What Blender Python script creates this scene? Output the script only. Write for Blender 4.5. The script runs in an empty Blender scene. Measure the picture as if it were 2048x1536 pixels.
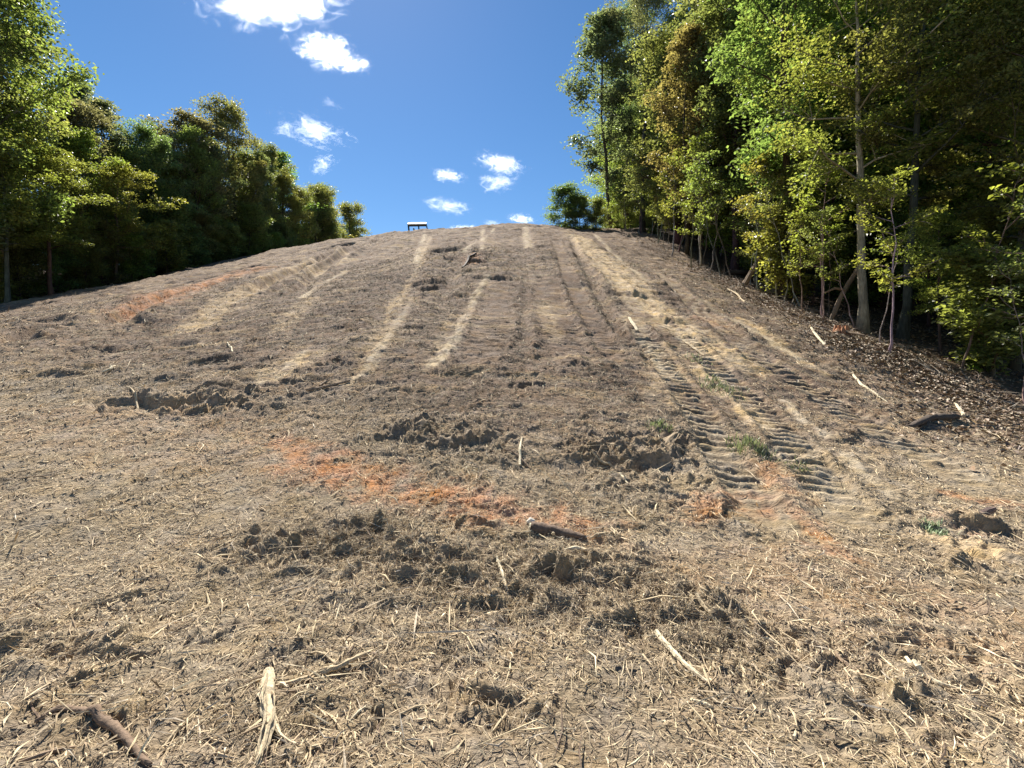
import bpy, math, random
import numpy as np
from mathutils import Vector, Matrix

# ------------------------------------------------------------------ camera, sky, sun, exposure
SC = bpy.context.scene
COL = SC.collection
PITCH = math.radians(-2.0)
EYE = 1.6
LENS = 17.0
FPX = 2048 * LENS / 36.0            # focal length in photograph pixels

cam_data = bpy.data.cameras.new('camera')
cam_data.lens = LENS
cam_data.sensor_width = 36.0
cam_data.clip_start = 0.05
cam_data.clip_end = 30000.0
cam = bpy.data.objects.new('camera', cam_data)
COL.objects.link(cam)
cam.location = (0, 0, EYE)
cam.rotation_euler = (math.pi / 2 + PITCH, 0, 0)
SC.camera = cam

SUN_EL = math.radians(46.0)
SUN_AZ = math.radians(-19.0)         # measured from +Y, positive towards +X
world = bpy.data.worlds.new('World')
SC.world = world
world.use_nodes = True
wn = world.node_tree
wn.nodes.clear()
w_out = wn.nodes.new('ShaderNodeOutputWorld')
w_bg = wn.nodes.new('ShaderNodeBackground')
w_sky = wn.nodes.new('ShaderNodeTexSky')
w_sky.sky_type = 'NISHITA'
w_sky.sun_disc = False
w_sky.sun_elevation = SUN_EL
w_sky.sun_rotation = SUN_AZ
w_sky.altitude = 300
w_sky.air_density = 1.0
w_sky.dust_density = 0.1
w_sky.ozone_density = 3.0
w_hsv = wn.nodes.new('ShaderNodeHueSaturation')
w_hsv.inputs['Saturation'].default_value = 1.22
w_hsv.inputs['Value'].default_value = 1.0
w_bg.inputs['Strength'].default_value = 0.055
wn.links.new(w_sky.outputs[0], w_hsv.inputs['Color'])
wn.links.new(w_hsv.outputs[0], w_bg.inputs['Color'])
wn.links.new(w_bg.outputs[0], w_out.inputs['Surface'])

sun_data = bpy.data.lights.new('sun', 'SUN')
sun_data.energy = 5.0
sun_data.angle = math.radians(0.53)
sun_data.color = (1.0, 0.945, 0.86)
sun = bpy.data.objects.new('sun', sun_data)
COL.objects.link(sun)
sun_dir = Vector((math.sin(SUN_AZ) * math.cos(SUN_EL), math.cos(SUN_AZ) * math.cos(SUN_EL), math.sin(SUN_EL)))
sun.rotation_euler = (-sun_dir).to_track_quat('-Z', 'Y').to_euler()
sun.location = (0, 0, 60)

SC.view_settings.view_transform = 'Standard'
SC.view_settings.look = 'None'
SC.view_settings.gamma = 1.0
SC.view_settings.use_curve_mapping = False
SC.view_settings.exposure = 1.18
SC.cycles.use_denoising = True
SC.cycles.max_bounces = 10
SC.cycles.diffuse_bounces = 6
SC.cycles.glossy_bounces = 2
SC.cycles.transmission_bounces = 4
SC.cycles.transparent_max_bounces = 4
SC.cycles.volume_bounces = 3

# ------------------------------------------------------------------ numeric helpers
RNG = np.random.default_rng(11)
random.seed(11)


def _hash(ix, iy, seed):
    h = (ix.astype(np.int64) * 374761393 + iy.astype(np.int64) * 668265263 + seed * 974634217) & 0xFFFFFFFF
    h = ((h ^ (h >> 13)) * 1274126177) & 0xFFFFFFFF
    h = h ^ (h >> 16)
    return h


def perlin(x, y, seed=0):
    x = np.asarray(x, dtype=np.float64)
    y = np.asarray(y, dtype=np.float64)
    ix, iy = np.floor(x), np.floor(y)
    fx, fy = x - ix, y - iy

    def g(dx, dy):
        a = _hash(ix + dx, iy + dy, seed).astype(np.float64) * (2 * np.pi / 4294967296.0)
        return np.cos(a) * (fx - dx) + np.sin(a) * (fy - dy)
    u = fx * fx * fx * (fx * (fx * 6 - 15) + 10)
    v = fy * fy * fy * (fy * (fy * 6 - 15) + 10)
    a = g(0, 0) * (1 - u) + g(1, 0) * u
    b = g(0, 1) * (1 - u) + g(1, 1) * u
    return (a * (1 - v) + b * v) * 1.5


def fbm(x, y, seed=0, octaves=4, gain=0.5):
    s = 0.0
    a = 1.0
    for k in range(octaves):
        s = s + a * perlin(x * 2 ** k, y * 2 ** k, seed + k * 17)
        a *= gain
    return s


def sstep(a, b, x):
    t = np.clip((np.asarray(x, dtype=np.float64) - a) / (b - a), 0, 1)
    return t * t * (3 - 2 * t)


# ------------------------------------------------------------------ the shape of the hill
_sy = np.array([-400, -30, -5, 1.5, 3, 5, 8, 15, 30, 44, 52, 58, 66, 75, 95, 150, 600])
_ss = np.array([-0.02, -0.02, 0, 0.0, 0.06, 0.22, 0.37, 0.385, 0.355, 0.335, 0.305, 0.22, 0.05, -0.05, -0.10, -0.10, -0.03])
_ty = np.linspace(-400, 600, 20001)
_tz = np.concatenate([[0], np.cumsum((np.interp(_ty[1:], _sy, _ss) + np.interp(_ty[:-1], _sy, _ss)) * 0.5 * np.diff(_ty))])
_tz -= np.interp(0.0, _ty, _tz)


def base_h(x, y):
    x = np.asarray(x, dtype=np.float64)
    y = np.asarray(y, dtype=np.float64)
    z = np.interp(y, _ty, _tz)
    xl = np.clip(-x, 0, 31) / 31.0
    dl = 4.0 * xl ** 1.4 + np.clip(-x - 31, 0, 300) * 0.05
    xr = np.clip(x, 0, 11.5) / 11.5
    dr = 1.75 * xr ** 1.6 + np.clip(x - 11.5, 0, 300) * 0.10
    return z - dl * sstep(3, 24, y) - dr * sstep(2, 12, y) * (1 - .65 * sstep(28, 50, y)) + 0.35 * fbm(x * 0.09, y * 0.09, 5, 3) * sstep(3, 14, np.hypot(x, y))


def px_dir(u, v):
    cx, cy = (u - 1024) / FPX, -(v - 768) / FPX
    return np.array([cx, math.cos(PITCH) - cy * math.sin(PITCH), math.sin(PITCH) + cy * math.cos(PITCH)])


_RT = np.concatenate([np.linspace(0.6, 12, 900), np.linspace(12, 140, 2500)[1:]])


def ground_px(u, v, hf=base_h):
    """the ground point that a line of sight of the photograph meets"""
    d = px_dir(u, v)
    p = _RT
    diff = EYE + d[2] * p - hf(d[0] * p, d[1] * p)
    k = np.argmax(diff < 0)
    if diff[k] >= 0:
        k = int(np.argmin(diff))
        t = p[k]
    else:
        t = p[k - 1] + (p[k] - p[k - 1]) * diff[k - 1] / (diff[k - 1] - diff[k]) if k else p[0]
    return d[0] * t, d[1] * t, t


def poly_px(pts):
    return np.array([ground_px(u, v)[:2] for u, v in pts])


def along(x, y, line):
    """distance to a polyline, signed side and run length along it"""
    best = np.full(x.shape, 1e9)
    side = np.zeros(x.shape)
    run = np.zeros(x.shape)
    end = np.zeros(x.shape)
    total = np.sum(np.hypot(*np.diff(line, axis=0).T))
    acc = 0.0
    for (ax, ay), (bx, by) in zip(line[:-1], line[1:]):
        dx, dy = bx - ax, by - ay
        L = math.hypot(dx, dy) + 1e-9
        t = np.clip(((x - ax) * dx + (y - ay) * dy) / L ** 2, 0, 1)
        d = np.hypot(x - ax - t * dx, y - ay - t * dy)
        s = ((x - ax) * dy - (y - ay) * dx) / L
        m = d < best
        best = np.where(m, d, best)
        side = np.where(m, s, side)
        run = np.where(m, acc + t * L, run)
        acc += L
    end = np.minimum(run, total - run)
    return best, side, run, end


# dug-up lumps with a broken front: photograph position of the lip, half width, height
LUMPS = [(ground_px(u, v), w, h) for u, v, w, h in [
    (575, 1092, .16, .07), (640, 1105, .2, .09), (700, 1062, .22, .09), (775, 1058, .17, .08), (790, 1120, .26, .13),
    (880, 1110, .18, .09), (925, 1118, .20, .12), (1000, 1170, .17, .08), (1140, 1150, .22, .2), (1120, 1185, .3, .12),
    (1195, 1125, .12, .08), (1245, 1125, .16, .10), (1400, 1240, .20, .14), (1320, 1230, .10, .06), (1410, 1190, .14, .07),
    (960, 1195, .17, .09), (1060, 1200, .18, .09), (1280, 1190, .16, .06),
    (265, 800, .35, .16), (320, 802, .35, .16), (365, 798, .40, .2), (412, 775, .35, .16), (455, 796, .45, .16), (545, 815, .3, .1),
    (830, 872, .45, .12), (905, 880, .45, .11), (985, 1012, .20, .09), (960, 880, .3, .08),
    (1255, 925, .42, .2), (1300, 918, .38, .22), (1240, 880, .26, .12), (1310, 868, .25, .12), (1345, 880, .22, .15), (1200, 905, .2, .08),
    (1480, 1030, .2, .12), (1430, 1040, .16, .08), (1550, 1000, .2, .07),
    (1900, 1058, .14, .10), (1945, 1056, .2, .13), (1985, 1058, .2, .15), (2025, 1070, .2, .12),
    (1268, 588, .55, .26), (1345, 578, .5, .2), (1325, 640, .5, .16), (940, 520, 1.0, .4), (905, 500, 1.2, .45), (870, 573, .8, .26), (925, 540, .7, .3), (985, 555, .8, .2),
    (840, 572, .7, .25), (690, 722, .45, .12), (610, 760, .4, .1), (1000, 690, .5, .14), (930, 740, .4, .1), (1060, 770, .35, .1), (1160, 730, .4, .12),
    (300, 1180, .26, .07), (240, 1190, .2, .06), (440, 1240, .12, .07), (170, 1295, .14, .09), (60, 1300, .16, .07), (100, 1280, .14, .07),
    (640, 1400, .08, .03), (1490, 1400, .1, .05), (1840, 1310, .14, .06),
    (1790, 1295, .13, .06), (1880, 1300, .13, .06), (1950, 1450, .12, .06), (1900, 1440, .1, .05), (1700, 1400, .12, .05), (1640, 1380, .1, .05),
    (1100, 1470, .08, .05), (860, 1400, .08, .05), (500, 1380, .07, .04), (1960, 1130, .2, .06), (1890, 1120, .2, .06), (1760, 1180, .2, .07),
    (620, 560, .9, .2), (300, 640, .8, .2), (120, 640, .9, .22), (60, 680, .9, .2), (200, 700, .6, .16), (360, 690, .5, .14), (430, 720, .45, .12), (120, 745, .5, .15),
    (1450, 560, .7, .22), (1420, 620, .6, .18), (1560, 690, .5, .14), (1640, 800, .35, .1), (1690, 880, .3, .12), (1750, 880, .3, .1), (1850, 850, .4, .14), (1920, 845, .4, .12),
]]

# wheel and blade lines up the hill: kind, width in metres, height, photograph points
GROOVES = [(poly_px(p), w, d) for w, d, p in [
    (.5, -.28, [(722, 486), (640, 502), (540, 528), (440, 553), (360, 572)]),
    (.55, -.36, [(700, 489), (650, 512), (585, 543), (540, 565), (500, 585)]),
    (.5, -.3, [(270, 573), (200, 590), (140, 605)]), (.5, -.34, [(150, 648), (60, 668), (0, 690)]),
    (.45, -.24, [(480, 548), (330, 596), (220, 650)]), (.45, -.25, [(760, 478), (700, 500), (640, 540), (590, 590)]),
    (.22, -.05, [(860, 470), (838, 520), (800, 580), (742, 660)]),
    (.2, -.04, [(1044, 470), (1050, 560), (1054, 640), (1050, 720)]),
    (.25, -.06, [(945, 480), (925, 520), (905, 560), (890, 610)]),
    (.26, -.12, [(1140, 475), (1175, 540), (1200, 595), (1240, 655), (1290, 700), (1320, 745)]),
    (.3, -.05, [(960, 960), (1090, 930), (1240, 960)]), (.26, -.07, [(1400, 870), (1480, 940), (1560, 1040), (1650, 1110)]),
    (.24, -.12, [(1535, 880), (1560, 930), (1590, 960)]),
    (.10, -.09, [(880, 1490), (910, 1470), (930, 1430)]), (.10, -.09, [(975, 1500), (1040, 1470)]), (.09, -.1, [(1180, 1536), (1178, 1500)]),
    (.10, -.07, [(640, 1490), (690, 1450), (720, 1430)]), (.12, -.08, [(1740, 1420), (1780, 1370), (1800, 1330)]),
    (.12, -.08, [(1940, 1480), (2000, 1420), (2040, 1400)]), (.22, -.05, [(270, 1195), (380, 1165)]), (.14, -.08, [(20, 1370), (120, 1300), (170, 1290)]),
]]
RIDGES = [(poly_px(p), w, d) for w, d, p in [
    (.09, .05, [(690, 770), (735, 745), (790, 655), (830, 590)]), (.10, .06, [(870, 735), (915, 670), (945, 605), (975, 555)]),
    (.10, .05, [(988, 458), (962, 482), (925, 502)]), (.12, .05, [(966, 455), (964, 500)]), (.2, .05, [(1050, 455), (1056, 495)]),
    (.09, .06, [(1325, 742), (1300, 695), (1245, 650)]), (.08, .06, [(1567, 803), (1600, 838), (1640, 866), (1682, 882)]),
    (.08, .06, [(1692, 912), (1740, 962), (1785, 993)]), (.10, .05, [(510, 775), (575, 745), (606, 705)]), (.14, .05, [(693, 545), (640, 570), (600, 600)]),
    (.14, .06, [(850, 470), (838, 500), (832, 525)]), (.14, .05, [(1190, 470), (1230, 510), (1290, 560)]), (.12, .04, [(1400, 600), (1500, 660), (1600, 720)]),
]]
TRACKS = [(poly_px(p), w, s) for w, s, p in [
    (.28, .95, [(1250, 625), (1320, 715), (1380, 800), (1430, 880), (1490, 965), (1540, 1030)]),
    (.28, 1.0, [(1345, 650), (1430, 735), (1500, 800), (1550, 850), (1600, 910), (1660, 985), (1700, 1040)]),
    (.34, .7, [(1180, 520), (1250, 590), (1330, 660), (1400, 720)]), (.30, .8, [(1110, 480), (1140, 560), (1180, 640), (1230, 720)]),
    (.36, .9, [(1300, 540), (1400, 625), (1520, 720), (1650, 800), (1800, 890), (1960, 970)]),
    (.5, .5, [(1000, 560), (990, 640), (960, 720)]), (.5, .5, [(1090, 560), (1110, 640), (1140, 720)]),
]]
CHURN = [(poly_px(p), w, a) for w, a, p in [
    (.40, .15, [(540, 1090), (680, 1105), (800, 1130), (900, 1140), (1000, 1180), (1120, 1180), (1220, 1160), (1340, 1210), (1460, 1260)]),
    (.22, .14, [(690, 1060), (790, 1060)]), (.25, .13, [(1290, 1230), (1380, 1240), (1460, 1260)]), (.3, .10, [(0, 1300), (120, 1295), (220, 1290)]), (.25, .06, [(40, 1430), (130, 1450), (230, 1440)]),
    (.6, .22, [(250, 805), (380, 800), (470, 800)]), (.5, .16, [(790, 875), (960, 880)]), (.5, .2, [(1190, 890), (1290, 930), (1340, 880)]),
    (.5, .1, [(1560, 1290), (1700, 1330), (1850, 1320), (1980, 1290)]), (.35, .1, [(1800, 1400), (1960, 1450)]), (.25, .09, [(780, 1400), (960, 1440), (1080, 1430)]),
]]
_LIP = np.array([[l[0][0], l[0][1], l[1], l[2] * (.5 if l[0][2] < 3.4 else .85)] for l in LUMPS])


def relief(x, y):
    """relief on the hill: clods, lumps, ruts and track prints"""
    r = np.hypot(x, y)
    clear = sstep(-34, -29, x) * (1 - sstep(11.5, 15, x)) * 0.75 + 0.25
    near = 1 - sstep(7, 16, r)
    wx = x + 0.10 * fbm(x * 3.0, y * 3.0, 71, 3)
    wy = y + 0.10 * fbm(x * 3.0 + 9, y * 3.0, 72, 3)
    z = np.zeros_like(x)
    # clods
    patch = sstep(-0.15, 0.45, fbm(x * 0.45, y * 0.45, 3, 3))
    rough = (0.35 + 0.65 * patch) * clear
    rid = 1 - np.abs(perlin(wx * 2.3, wy * 2.3, 21)) * 2
    z += 0.016 * rough * rid
    z += 0.020 * rough * fbm(wx * 4.6, wy * 4.6, 31, 3)
    z += 0.010 * rough * (1 - 2 * np.abs(perlin(wx * 9.5, wy * 9.5, 41))) * (1 - sstep(9, 20, r))
    z += 0.007 * rough * perlin(wx * 24, wy * 24, 43) * (1 - sstep(5, 11, r))
    # scraped rows that run across the slope
    far = sstep(5, 11, y)
    z += far * clear * (0.055 * fbm(wx * 0.9, wy * 2.6, 51, 3) + 0.03 * np.abs(perlin(wx * 2.0, wy * 5.0, 55)))
    z += sstep(40, 50, y) * clear * .10 * fbm(wx * 1.1, wy * 1.1, 59, 3)
    z += sstep(14, 24, y) * clear * .05 * np.abs(perlin(wx * .8, wy * 1.5, 57))
    z += far * clear * 0.06 * sstep(0.25, 0.7, fbm(wx * 0.7, wy * 1.3, 58, 3)) * (0.4 + sstep(10, 30, r))
    # larger furrows that run up the slope
    z += sstep(8, 20, y) * clear * 0.12 * perlin(x * 0.55 + 0.02 * y, y * 0.05, 61)
    fine = 1 - sstep(10, 20, r)
    jx = x + 0.11 * fine * fbm(x * 3.5, y * 3.5, 81, 4) + 0.16 * fbm(x * .7, y * .7, 83, 2)
    jy = y + 0.11 * fine * fbm(x * 3.5 + 4, y * 3.5, 82, 4) + 0.16 * fbm(x * .7 + 4, y * .7, 84, 2)
    # puffy broken clods, thickest round the dug-up places
    band = np.zeros_like(x)
    for lx, ly, w, h in _LIP:
        R = 2.2 * w + .12
        m = (np.abs(x - lx) < 2.5 * R) & (np.abs(y - ly) < 2.5 * R)
        band[m] += h * np.exp(-((x[m] - lx) ** 2 + (y[m] - ly) ** 2) / R ** 2)
    band = np.minimum(band * .45, .08)
    for line, w, a in CHURN:
        mn, mx = line.min(0) - 1.5, line.max(0) + 1.5
        m = (x > mn[0]) & (x < mx[0]) & (y > mn[1]) & (y < mx[1])
        if m.any():
            dd = along(jx[m], jy[m], line)[0]
            band[m] = np.maximum(band[m], a * (1 - sstep(.35 * w, 1.3 * w, dd)))
    sc = np.where(r < 9, 1.0, .45)
    puff = np.abs(perlin(wx * 4.2 * sc, wy * 5.0 * sc, 411)) * 1.6 + np.abs(perlin(wx * 9.5 * sc, wy * 11 * sc, 412)) * .8 + np.abs(perlin(wx * 21 * sc, wy * 21 * sc, 413)) * .35 - .75
    z += puff * (band * .55 + .007 * rough)
    # small steps that face down the slope
    st = fbm(wx * 1.1, wy * 1.6, 421, 3) * 1.4 + y * .9
    z += clear * .022 * sstep(.45, .95, st % 1.0) * sstep(.0, .4, fbm(x * .6 + 3, y * .6, 422, 2) + .15) * (1 - sstep(10, 22, r)) - 0
    for lx, ly, w, h in _LIP:
        m = (np.abs(x - lx) < 3.2 * w) & (np.abs(y - ly) < 3.6 * w)
        if not m.any():
            continue
        dx, dy = (jx[m] - lx) / w, (jy[m] - ly) / w
        dy = dy + 0.25 * np.cos(dx * 2.1 + lx * 7)
        top = np.exp(-dx ** 4) * np.where(dy > 0, np.exp(-(dy / 1.4) ** 2), 1 - sstep(0, 0.30, -dy))
        pit = np.exp(-dx ** 2) * np.where(dy < 0, sstep(0, 0.30, -dy) * np.exp(-((dy + 0.3) / 0.7) ** 2), 0)
        z[m] += h * (.34 * top - 0.42 * pit)
    for line, w, d in GROOVES:
        mn, mx = line.min(0) - 2, line.max(0) + 2
        m = (x > mn[0]) & (x < mx[0]) & (y > mn[1]) & (y < mx[1])
        if m.any():
            dd, sd, run, end = along(jx[m], jy[m], line)
            k = sstep(0, 0.6, end)
            brk = 0.75 + 0.25 * np.clip(perlin(run * 0.3, run * 0 + w * 31, 5) * 2 + .5, 0, 1)
            z[m] *= 1 - .75 * k * (1 - sstep(.8 * w, 1.5 * w, dd))
            z[m] += k * brk * (1.0 * d * (1 - sstep(0.3 * w, 1.05 * w, dd)) - 0.4 * d * np.exp(-((dd - 1.3 * w) / (0.4 * w)) ** 2))
    for line, w, d in RIDGES:
        mn, mx = line.min(0) - 1, line.max(0) + 1
        m = (x > mn[0]) & (x < mx[0]) & (y > mn[1]) & (y < mx[1])
        if m.any():
            dd, sd, run, end = along(jx[m], jy[m], line)
            z[m] *= 1 - .8 * sstep(0, .3, end) * (1 - sstep(w, 2.4 * w, dd))
            z[m] += sstep(0, 0.3, end) * d * .6 * (1 - sstep(0.5 * w, 1.3 * w, dd))
    for line, w, s in TRACKS:
        mn, mx = line.min(0) - 1, line.max(0) + 1
        m = (x > mn[0]) & (x < mx[0]) & (y > mn[1]) & (y < mx[1])
        if m.any():
            dd, sd, run, end = along(x[m] * .82 + jx[m] * .18, y[m] * .82 + jy[m] * .18, line)
            inside = (1 - sstep(w * .8, w * 1.02, dd)) * sstep(0, 1.1, end)
            per = 0.19
            ph = (run / per + .25 * perlin(x[m] * 3, y[m] * 3, 97)) % 1.0
            bar = sstep(.0, .12, ph) * (1 - sstep(.35, .62, ph))
            keep = 0.5 + 0.5 * sstep(-.3, .25, perlin(x[m] * 1.6, y[m] * 1.6, 95) + .5 * perlin(x[m] * 5, y[m] * 5, 96))
            z[m] = z[m] * (1 - .55 * inside) + inside * s * (0.060 * bar * keep - 0.038)
            z[m] += s * 0.05 * np.exp(-((dd - 1.2 * w) / (.22 * w)) ** 2) * sstep(0, .4, end) * keep
    return z


def height(x, y):
    x = np.atleast_1d(np.asarray(x, dtype=np.float64))
    y = np.atleast_1d(np.asarray(y, dtype=np.float64))
    return base_h(x, y) + relief(x, y)


def h1(x, y):
    return float(height([x], [y])[0])


# ------------------------------------------------------------------ soil colours (the dirt itself, and lit tops painted on the track bars)
ORANGE = [(poly_px(p), w, s) for w, s, p in [
    (.85, .95, [(290, 612), (370, 582), (450, 557), (510, 540)]), (.5, .6, [(250, 625), (300, 612)]),
    (.20, .8, [(540, 885), (620, 905), (700, 940)]), (.30, 1.0, [(610, 935), (720, 955), (850, 990), (960, 1010)]),
    (.20, .9, [(900, 1005), (1020, 1030), (1140, 1040), (1200, 1060)]), (.2, .75, [(1370, 1025), (1430, 1010), (1485, 995)]),
    (.15, .7, [(1600, 1030), (1640, 1070), (1680, 1110)]), (.14, .6, [(1530, 930), (1560, 960), (1580, 1000)]), (.16, .8, [(1940, 1000), (1990, 1010)]), (.12, .7, [(1900, 1045), (1940, 1050)]),
    (.4, .6, [(945, 512), (948, 530)]), (.5, .25, [(1500, 1150), (1700, 1190), (2000, 1260)]), (.8, .22, [(100, 840), (350, 870), (520, 900)]),
    (.25, .5, [(1400, 640), (1430, 650)]),
]]
TAN = [(poly_px(p), w, s) for w, s, p in [
    (.95, .9, [(1150, 472), (1205, 520), (1262, 572)]), (.7, .95, [(1240, 560), (1310, 620), (1390, 672), (1450, 715)]), (.45, .8, [(1450, 700), (1510, 745)]),
    (.30, .9, [(1400, 735), (1470, 800), (1530, 850)]), (.25, .8, [(1480, 640), (1560, 690), (1640, 750)]), (.5, .7, [(540, 750), (580, 735), (610, 715)]),
    (.30, .95, [(1920, 1095), (1990, 1105), (2060, 1125)]), (.7, .7, [(690, 520), (560, 560), (440, 610), (380, 660)]), (.6, .6, [(700, 500), (620, 520), (520, 560)]),
    (.22, .5, [(860, 472), (835, 540), (780, 620)]), (.3, .4, [(1090, 600), (1110, 680)]), (.4, .5, [(620, 600), (560, 660)]), (.5, .45, [(1330, 700), (1330, 800)]),
    (.2, .45, [(800, 600), (750, 690), (700, 760)]), (.2, .45, [(905, 650), (860, 740)]),
]]
C_HILL = np.array([.208, .148, .101])
C_FORE = np.array([.31, .243, .158])
C_DARK = np.array([.10, .066, .045])
C_TAN = np.array([.53, .39, .22])
C_PALE = np.array([.56, .45, .29])
C_ORANGE = np.array([.44, .225, .115])
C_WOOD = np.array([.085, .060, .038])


def soil(x, y):
    r = np.hypot(x, y)
    n1 = fbm(x * 0.35, y * 0.35, 201, 4)
    n2 = fbm(x * 1.4, y * 1.4, 211, 4)
    n3 = fbm(x * 0.5, y * 2.2, 221, 4)
    # where the pale mulched bench gives way to the darker slope
    lim = 6.2 + np.where(x < 0, -x * 0.35, x * 0.10) + 1.0 * n1 + 0.5 * n2
    f = (1 - sstep(-1.6, 1.8, y - lim))[:, None]
    c = C_HILL * (1 - f) + C_FORE * f
    a = (0.55 * sstep(-0.05, 0.6, n1 + 0.5 * n2) * (1 - 0.55 * f[:, 0]))[:, None]
    c = c * (1 - a) + C_DARK * 1.25 * a
    a = (0.45 * sstep(0.1, 0.7, n3 - 0.2 * n1) * (1 - f[:, 0]))[:, None]
    c = c * (1 - a) + C_TAN * .8 * a
    c = c * (1 + 0.22 * n2)[:, None]
    jx = x + 0.16 * fbm(x * 3, y * 3, 301, 4)
    jy = y + 0.16 * fbm(x * 3 + 7, y * 3, 302, 4)
    spot = np.clip(0.75 + 1.1 * fbm(x * 4, y * 4, 305, 3), 0, 1)
    for line, w, s in TAN:
        mn, mx = line.min(0) - 2.5, line.max(0) + 2.5
        m = (x > mn[0]) & (x < mx[0]) & (y > mn[1]) & (y < mx[1])
        if m.any():
            dd = along(jx[m], jy[m], line)[0]
            a = (s * (1 - sstep(.35 * w, 1.15 * w, dd)) * spot[m])[:, None]
            c[m] = c[m] * (1 - a) + C_TAN * a
    for line, w, s in RIDGES:
        mn, mx = line.min(0) - 1, line.max(0) + 1
        m = (x > mn[0]) & (x < mx[0]) & (y > mn[1]) & (y < mx[1])
        if m.any():
            dd = along(x[m] * .5 + jx[m] * .5, y[m] * .5 + jy[m] * .5, line)[0]
            a = (0.8 * (1 - sstep(.4 * w, 1.8 * w, dd)) * (0.15 + 0.75 * spot[m]) * np.clip(.75 + 1.2 * perlin(x[m] * .8, y[m] * .35, 98), .15, 1))[:, None]
            c[m] = c[m] * (1 - a) + C_PALE * a
    for line, w, s in TRACKS[:3] + TRACKS[4:5]:
        mn, mx = line.min(0) - 1, line.max(0) + 1
        m = (x > mn[0]) & (x < mx[0]) & (y > mn[1]) & (y < mx[1])
        if m.any():
            dd, sd, run, end = along(x[m], y[m], line)
            ph = (run / .19) % 1.0
            bar = sstep(.05, .15, ph) * (1 - sstep(.3, .5, ph)) * (1 - sstep(w * .8, w, dd)) * sstep(-.1, .3, perlin(x[m] * 1.5, y[m] * 1.5, 99) + .35)  # sunlit tops of the cleat bars, painted pale into the soil
            a = (0.8 * s * bar / 1.3)[:, None]
            c[m] = c[m] * (1 - a) + C_PALE * .92 * a
    for line, w, s in ORANGE:
        mn, mx = line.min(0) - 2.5, line.max(0) + 2.5
        m = (x > mn[0]) & (x < mx[0]) & (y > mn[1]) & (y < mx[1])
        if m.any():
            dd = along(jx[m], jy[m], line)[0]
            a = (s * (1 - sstep(.35 * w, 1.8 * w, dd)) * .9 * (0.12 + 0.88 * spot[m]))[:, None]
            c[m] = c[m] * (1 - a) + C_ORANGE * a
    # leaf mould under the woods
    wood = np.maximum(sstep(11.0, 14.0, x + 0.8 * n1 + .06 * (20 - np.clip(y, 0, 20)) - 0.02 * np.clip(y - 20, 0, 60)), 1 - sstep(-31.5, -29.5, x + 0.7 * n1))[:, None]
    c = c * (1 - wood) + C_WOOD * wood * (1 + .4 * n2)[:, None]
    return np.clip(c, 0.01, 0.8)


# ------------------------------------------------------------------ mesh helpers
def mesh_np(name, verts, faces, material=None, smooth=False, color=None, cname='tint'):
    """a mesh from arrays: faces is an (n, k) index array or a list of such arrays"""
    me = bpy.data.meshes.new(name)
    if not isinstance(faces, list):
        faces = [faces]
    faces = [np.asarray(f, dtype=np.int32) for f in faces if len(f)]
    verts = np.asarray(verts, dtype=np.float32)
    me.vertices.add(len(verts))
    me.vertices.foreach_set('co', verts.ravel())
    nl = sum(f.size for f in faces)
    npoly = sum(len(f) for f in faces)
    me.loops.add(nl)
    me.polygons.add(npoly)
    me.loops.foreach_set('vertex_index', np.concatenate([f.ravel() for f in faces]))
    tot = np.concatenate([np.full(len(f), f.shape[1], dtype=np.int32) for f in faces])
    start = np.concatenate([[0], np.cumsum(tot)[:-1]]).astype(np.int32)
    me.polygons.foreach_set('loop_start', start)
    me.polygons.foreach_set('loop_total', tot)
    me.polygons.foreach_set('use_smooth', np.full(npoly, smooth))
    if color is not None:
        at = me.color_attributes.new(cname, 'FLOAT_COLOR', 'POINT')
        cc = np.ones((len(verts), 4), dtype=np.float32)
        cc[:, :3] = color
        at.data.foreach_set('color', cc.ravel())
    me.update(calc_edges=True)
    if material:
        me.materials.append(material)
    return me


def put(name, mesh, parent=None, loc=None, rot=None, scale=None):
    o = bpy.data.objects.new(name, mesh)
    COL.objects.link(o)
    if parent:
        o.parent = parent
    if loc is not None:
        o.location = loc
    if rot is not None:
        o.rotation_euler = rot
    if scale is not None:
        o.scale = scale if hasattr(scale, '__len__') else (scale,) * 3
    return o


def tag(o, label, cat, group=None):
    o['label'] = label
    o['category'] = cat
    if group:
        o['group'] = group
    return o


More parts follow.
